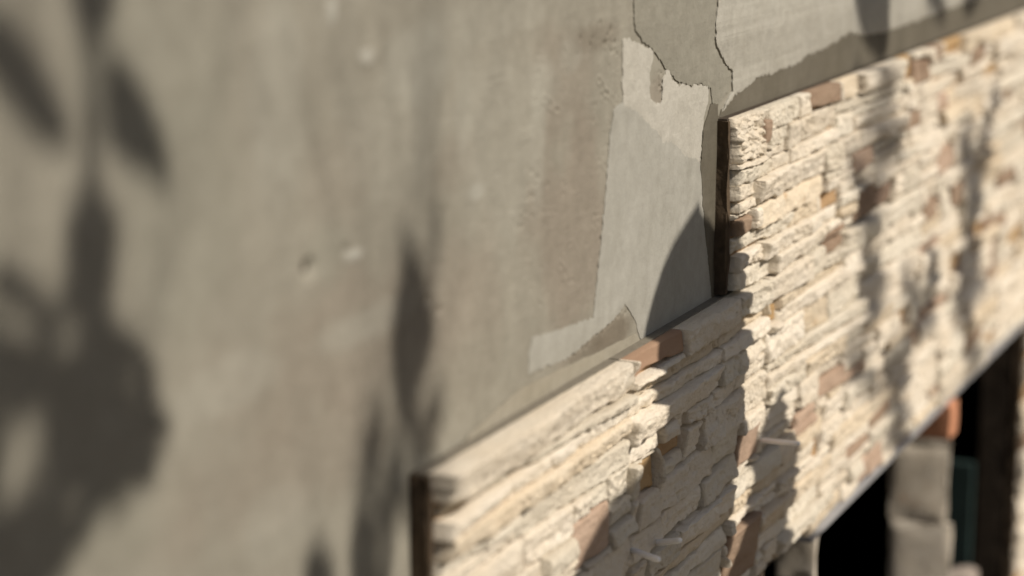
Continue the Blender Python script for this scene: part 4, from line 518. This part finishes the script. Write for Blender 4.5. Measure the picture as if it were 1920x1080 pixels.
for i in range(6): make_panel(L0[i], ROW0[i], ROW0[i+1]-.0012, -.6960, -.5685, 0, 61+i)
LP = ['bright stone panel at the top of the right hand pier', 'second stone panel down the right hand pier', 'third stone panel down the bright right hand pier']
for i in range(3): make_panel(LP[i], 3.138, 3.45, -.698-.17*(i+1)+.0012, -.698-.17*i, 0, 81+i, ragged=True)

v, f = box_arrays([(2.0, 3.133, -.0235, .002, -.7015, -.6968)])
o = link_mesh('edge_strip', [(x, y, z+Z) for x, y, z in v], f, M['metal'], None, smooth=False)
o['label'] = 'pale grey metal edge strip under the bottom stone row, along the dark opening'; o['category'] = 'metal strip'

# ------------------------------------------------------------------ white spacers in the joint
LS = ['lone white spacer pin sticking out of the joint below the pointed leaf shadow',
      'white plastic spacer pin tilted slightly up, upper one of the lower left pair',
      'white plastic spacer pin drooping down, lower one of the lower left pair']
for k, (a, b) in enumerate(SPACERS):
    a = Vector(a); b = Vector(b); d = b-a
    o = thing('spacer', LS[k], 'spacer', (a.x, a.y, Z+a.z), 'white spacers in the panel joint')
    n = 9; pts = [d*u for u in (-1.0, 0, .3, .6, .85, .96, 1.0)]
    v, f = tube([tuple(p) for p in pts], [.0027, .0027, .0027, .0026, .0025, .0022, .0013], n)
    link_mesh('pin', v, f, M['plastic'], o, sharp=60)

# ------------------------------------------------------------------ props under the lintel, brick chip, things in the opening
def prop(label, s, w, y0, y1, cuts, seed, turn):
    p = thing('stone_prop', label, 'stone pier', (s, 0, 0), 'narrow stone props in the opening', R(turn))
    rnd = random.Random(seed)
    for k in range(len(cuts)-1):
        j = rnd.uniform(-.004, .004)
        me = rough_block(rnd.uniform(-.002, .001), w+rnd.uniform(-.002, .003), y0+j, y1+j*.5, Z+cuts[k+1]+.0008, Z+cuts[k]-.0008, seed+k, 0.0042, 6)
        block_obj('stone_block', me, M['shade_stone'], p)
    return p
prop('grey stone prop standing between two dark openings, under the orange brick chip', 2.73, .008, -.002, .078, [SOFFIT-.002, -.80, -.905, -1.02, -1.14, -1.27, -1.41, -1.55], 5, 8)
prop('dim mauve grey stone prop at the left end of the black opening', 2.125, .008, .004, .050, [SOFFIT-.002, -.79, -.91, -1.03, -1.16, -1.29, -1.42, -1.55], 15, 1)

chip = thing('brick_chip', 'small orange terracotta brick chip wedged under the bottom stone row', 'brick', (2.585, -.03, Z-.748))
block_obj('clay_body', rough_block(0, .046, 0, .050, 0, .046, 3, 0.003, 5), M['terracotta'], chip)

board = thing('teal_board', 'dark teal painted board leaning inside the right opening', 'board', (3.10, .047, 0.021))
bv, bf = box_arrays([(0, .015, 0, .085, 0, 0.60)])
link_mesh('panel_sheet', bv, bf, M['teal'], board, smooth=False)
bv, bf = box_arrays([(-.012, -.0005, 0.001, .084, .02, .06)])
link_mesh('batten', bv[:8], bf[:6], M['teal'], board, smooth=False)

rub = rough_block(-.04, .04, -.035, .04, 0, .475, 33, 0.02, 6)
o = block_obj('rubble_stone', rub, M['rubble']); o.location = (2.97, .045, 0.018)
o['label'] = 'rough upright rubble stone low inside the right opening, before the teal board'; o['category'] = 'stone'

# ------------------------------------------------------------------ unseen bush added beside the wall to block skylight on the left plaster
added_shrub = thing('added_shrub', 'unseen bush added out of view to dim sky light on the left plaster', 'added_shrub', (0.45, -1.05, 0))
rs = np.random.RandomState(5); N = 2600
c = np.stack([rs.normal(0.05, .38, N), rs.normal(-.05, .17, N), rs.uniform(.15, 1.78, N)], -1)
keep = (np.abs(c[:, 0]) < .8) & (np.abs(c[:, 1]) < .30) & (vnoise(c[:, 0]*7, c[:, 2]*7, 3) > -.28)
c = c[keep]; N = len(c)
ax = rs.normal(size=(N, 3)); ax /= np.linalg.norm(ax, axis=1)[:, None]
bx = np.cross(ax, rs.normal(size=(N, 3))); bx /= np.linalg.norm(bx, axis=1)[:, None]
ln = rs.uniform(.03, .055, N)[:, None]; wd = ln*rs.uniform(.3, .42, N)[:, None]
nrm = np.cross(ax, bx)
V = np.stack([c-ax*ln, c-ax*ln*.1+bx*wd+nrm*wd*.25, c+ax*ln, c-ax*ln*.1-bx*wd+nrm*wd*.25], 1).reshape(-1, 3)
F = np.arange(4*N).reshape(N, 4); F = np.concatenate([F[:, [0, 1, 2]], F[:, [0, 2, 3]]])
o = link_mesh('foliage', V, F, M['leaf'], added_shrub, smooth=False); o['kind'] = 'stuff'
for k in range(7):
    a = rs.uniform(-.5, .5); b = rs.uniform(-.15, .15)
    v, f = tube([(a*.25, b*.3, -.02), (a*.6, b*.6, .6), (a*1.0, b, 1.2), (a*1.15, b*1.2, 1.7)], [.014, .011, .008, .003], 7)
    link_mesh('stem', v, f, M['bark'], added_shrub)

# ------------------------------------------------------------------ tree in front of the wall whose leaves shade it
tree = thing('tree', 'leafy tree in front of the wall, its leaves shading plaster and stone', 'tree', (-0.85, -2.6, 0))
TX = Vector((-0.85, -2.6, 0))
trunk_top = Vector((-0.62, -2.55, EYE+2.2))
v, f = tube([tuple(Vector(p)-TX) for p in ((-.85, -2.6, -.02), (-.83, -2.6, .5), (-.88, -2.58, 1.3), (-.76, -2.57, 2.6), tuple(trunk_top))], [.055, .048, .042, .034, .024], 12)
link_mesh('trunk', v, f, M['bark'], tree, sharp=60)
bpts = [trunk_top, Vector((.15, -2.45, EYE+2.6)), Vector((1.2, -2.3, EYE+2.7)), Vector((2.2, -2.2, EYE+2.7)), Vector((3.3, -2.15, EYE+2.62))]
v, f = tube([tuple(p-TX) for p in bpts], [.022, .019, .016, .012, .007], 9)
link_mesh('branch', v, f, M['bark'], tree, sharp=60)
def on_branch(x):
    for a, b in zip(bpts, bpts[1:]):
        if x <= b.x: u = max(0, (x-a.x)/(b.x-a.x)); return a+(b-a)*u
    return bpts[-1]
for k, (t, y0, pts) in enumerate(SHADE_LEAVES):
    rnd = random.Random(k)
    # smooth the outline once so that the leaf has no corners
    P = [Vector((s, z)) for s, z in pts]; Q = []
    for i in range(len(P)):
        a, b = P[i], P[(i+1) % len(P)]
        Q += [a*.75+b*.25, a*.25+b*.75]
    cx = sum(p.x for p in Q)/len(Q); cz = sum(p.y for p in Q)/len(Q)
    wd = max(p.x for p in Q)-min(p.x for p in Q)+.02
    def lift(p):
        u = (p.x-cx)/wd
        return Vector((p.x, y0, Z+p.y)) + SUN*(t + 0.10*u*u*wd/.1*0.3 + 0.02*(p.y-cz)/.1*0.2)
    base = max(Q, key=lambda p: p.y)
    W = [lift(p) for p in Q]
    tris = tessellate_polygon([[Vector((p.x, p.y, 0)) for p in Q]])
    link_mesh('leaf', [tuple(p-TX) for p in W], [tuple(q) for q in tris], M['leaf'], tree, smooth=False)
    b0 = lift(Vector((cx*.5+base.x*.5, cz*.4+base.y*.6)))
    far = b0 + SUN*max(0.1, (2.75-t))
    end = on_branch(b0.x + rnd.uniform(-.55, .55))
    mid = far*.45+end*.55 + Vector((0, -.03, .06))
    v, f = tube([tuple(p-TX) for p in (b0, b0*.5+far*.5, far, mid, end)], [.0008, .0008, .0006, .0004, .0006], 5)
    link_mesh('twig', v, f, M['bark'], tree)
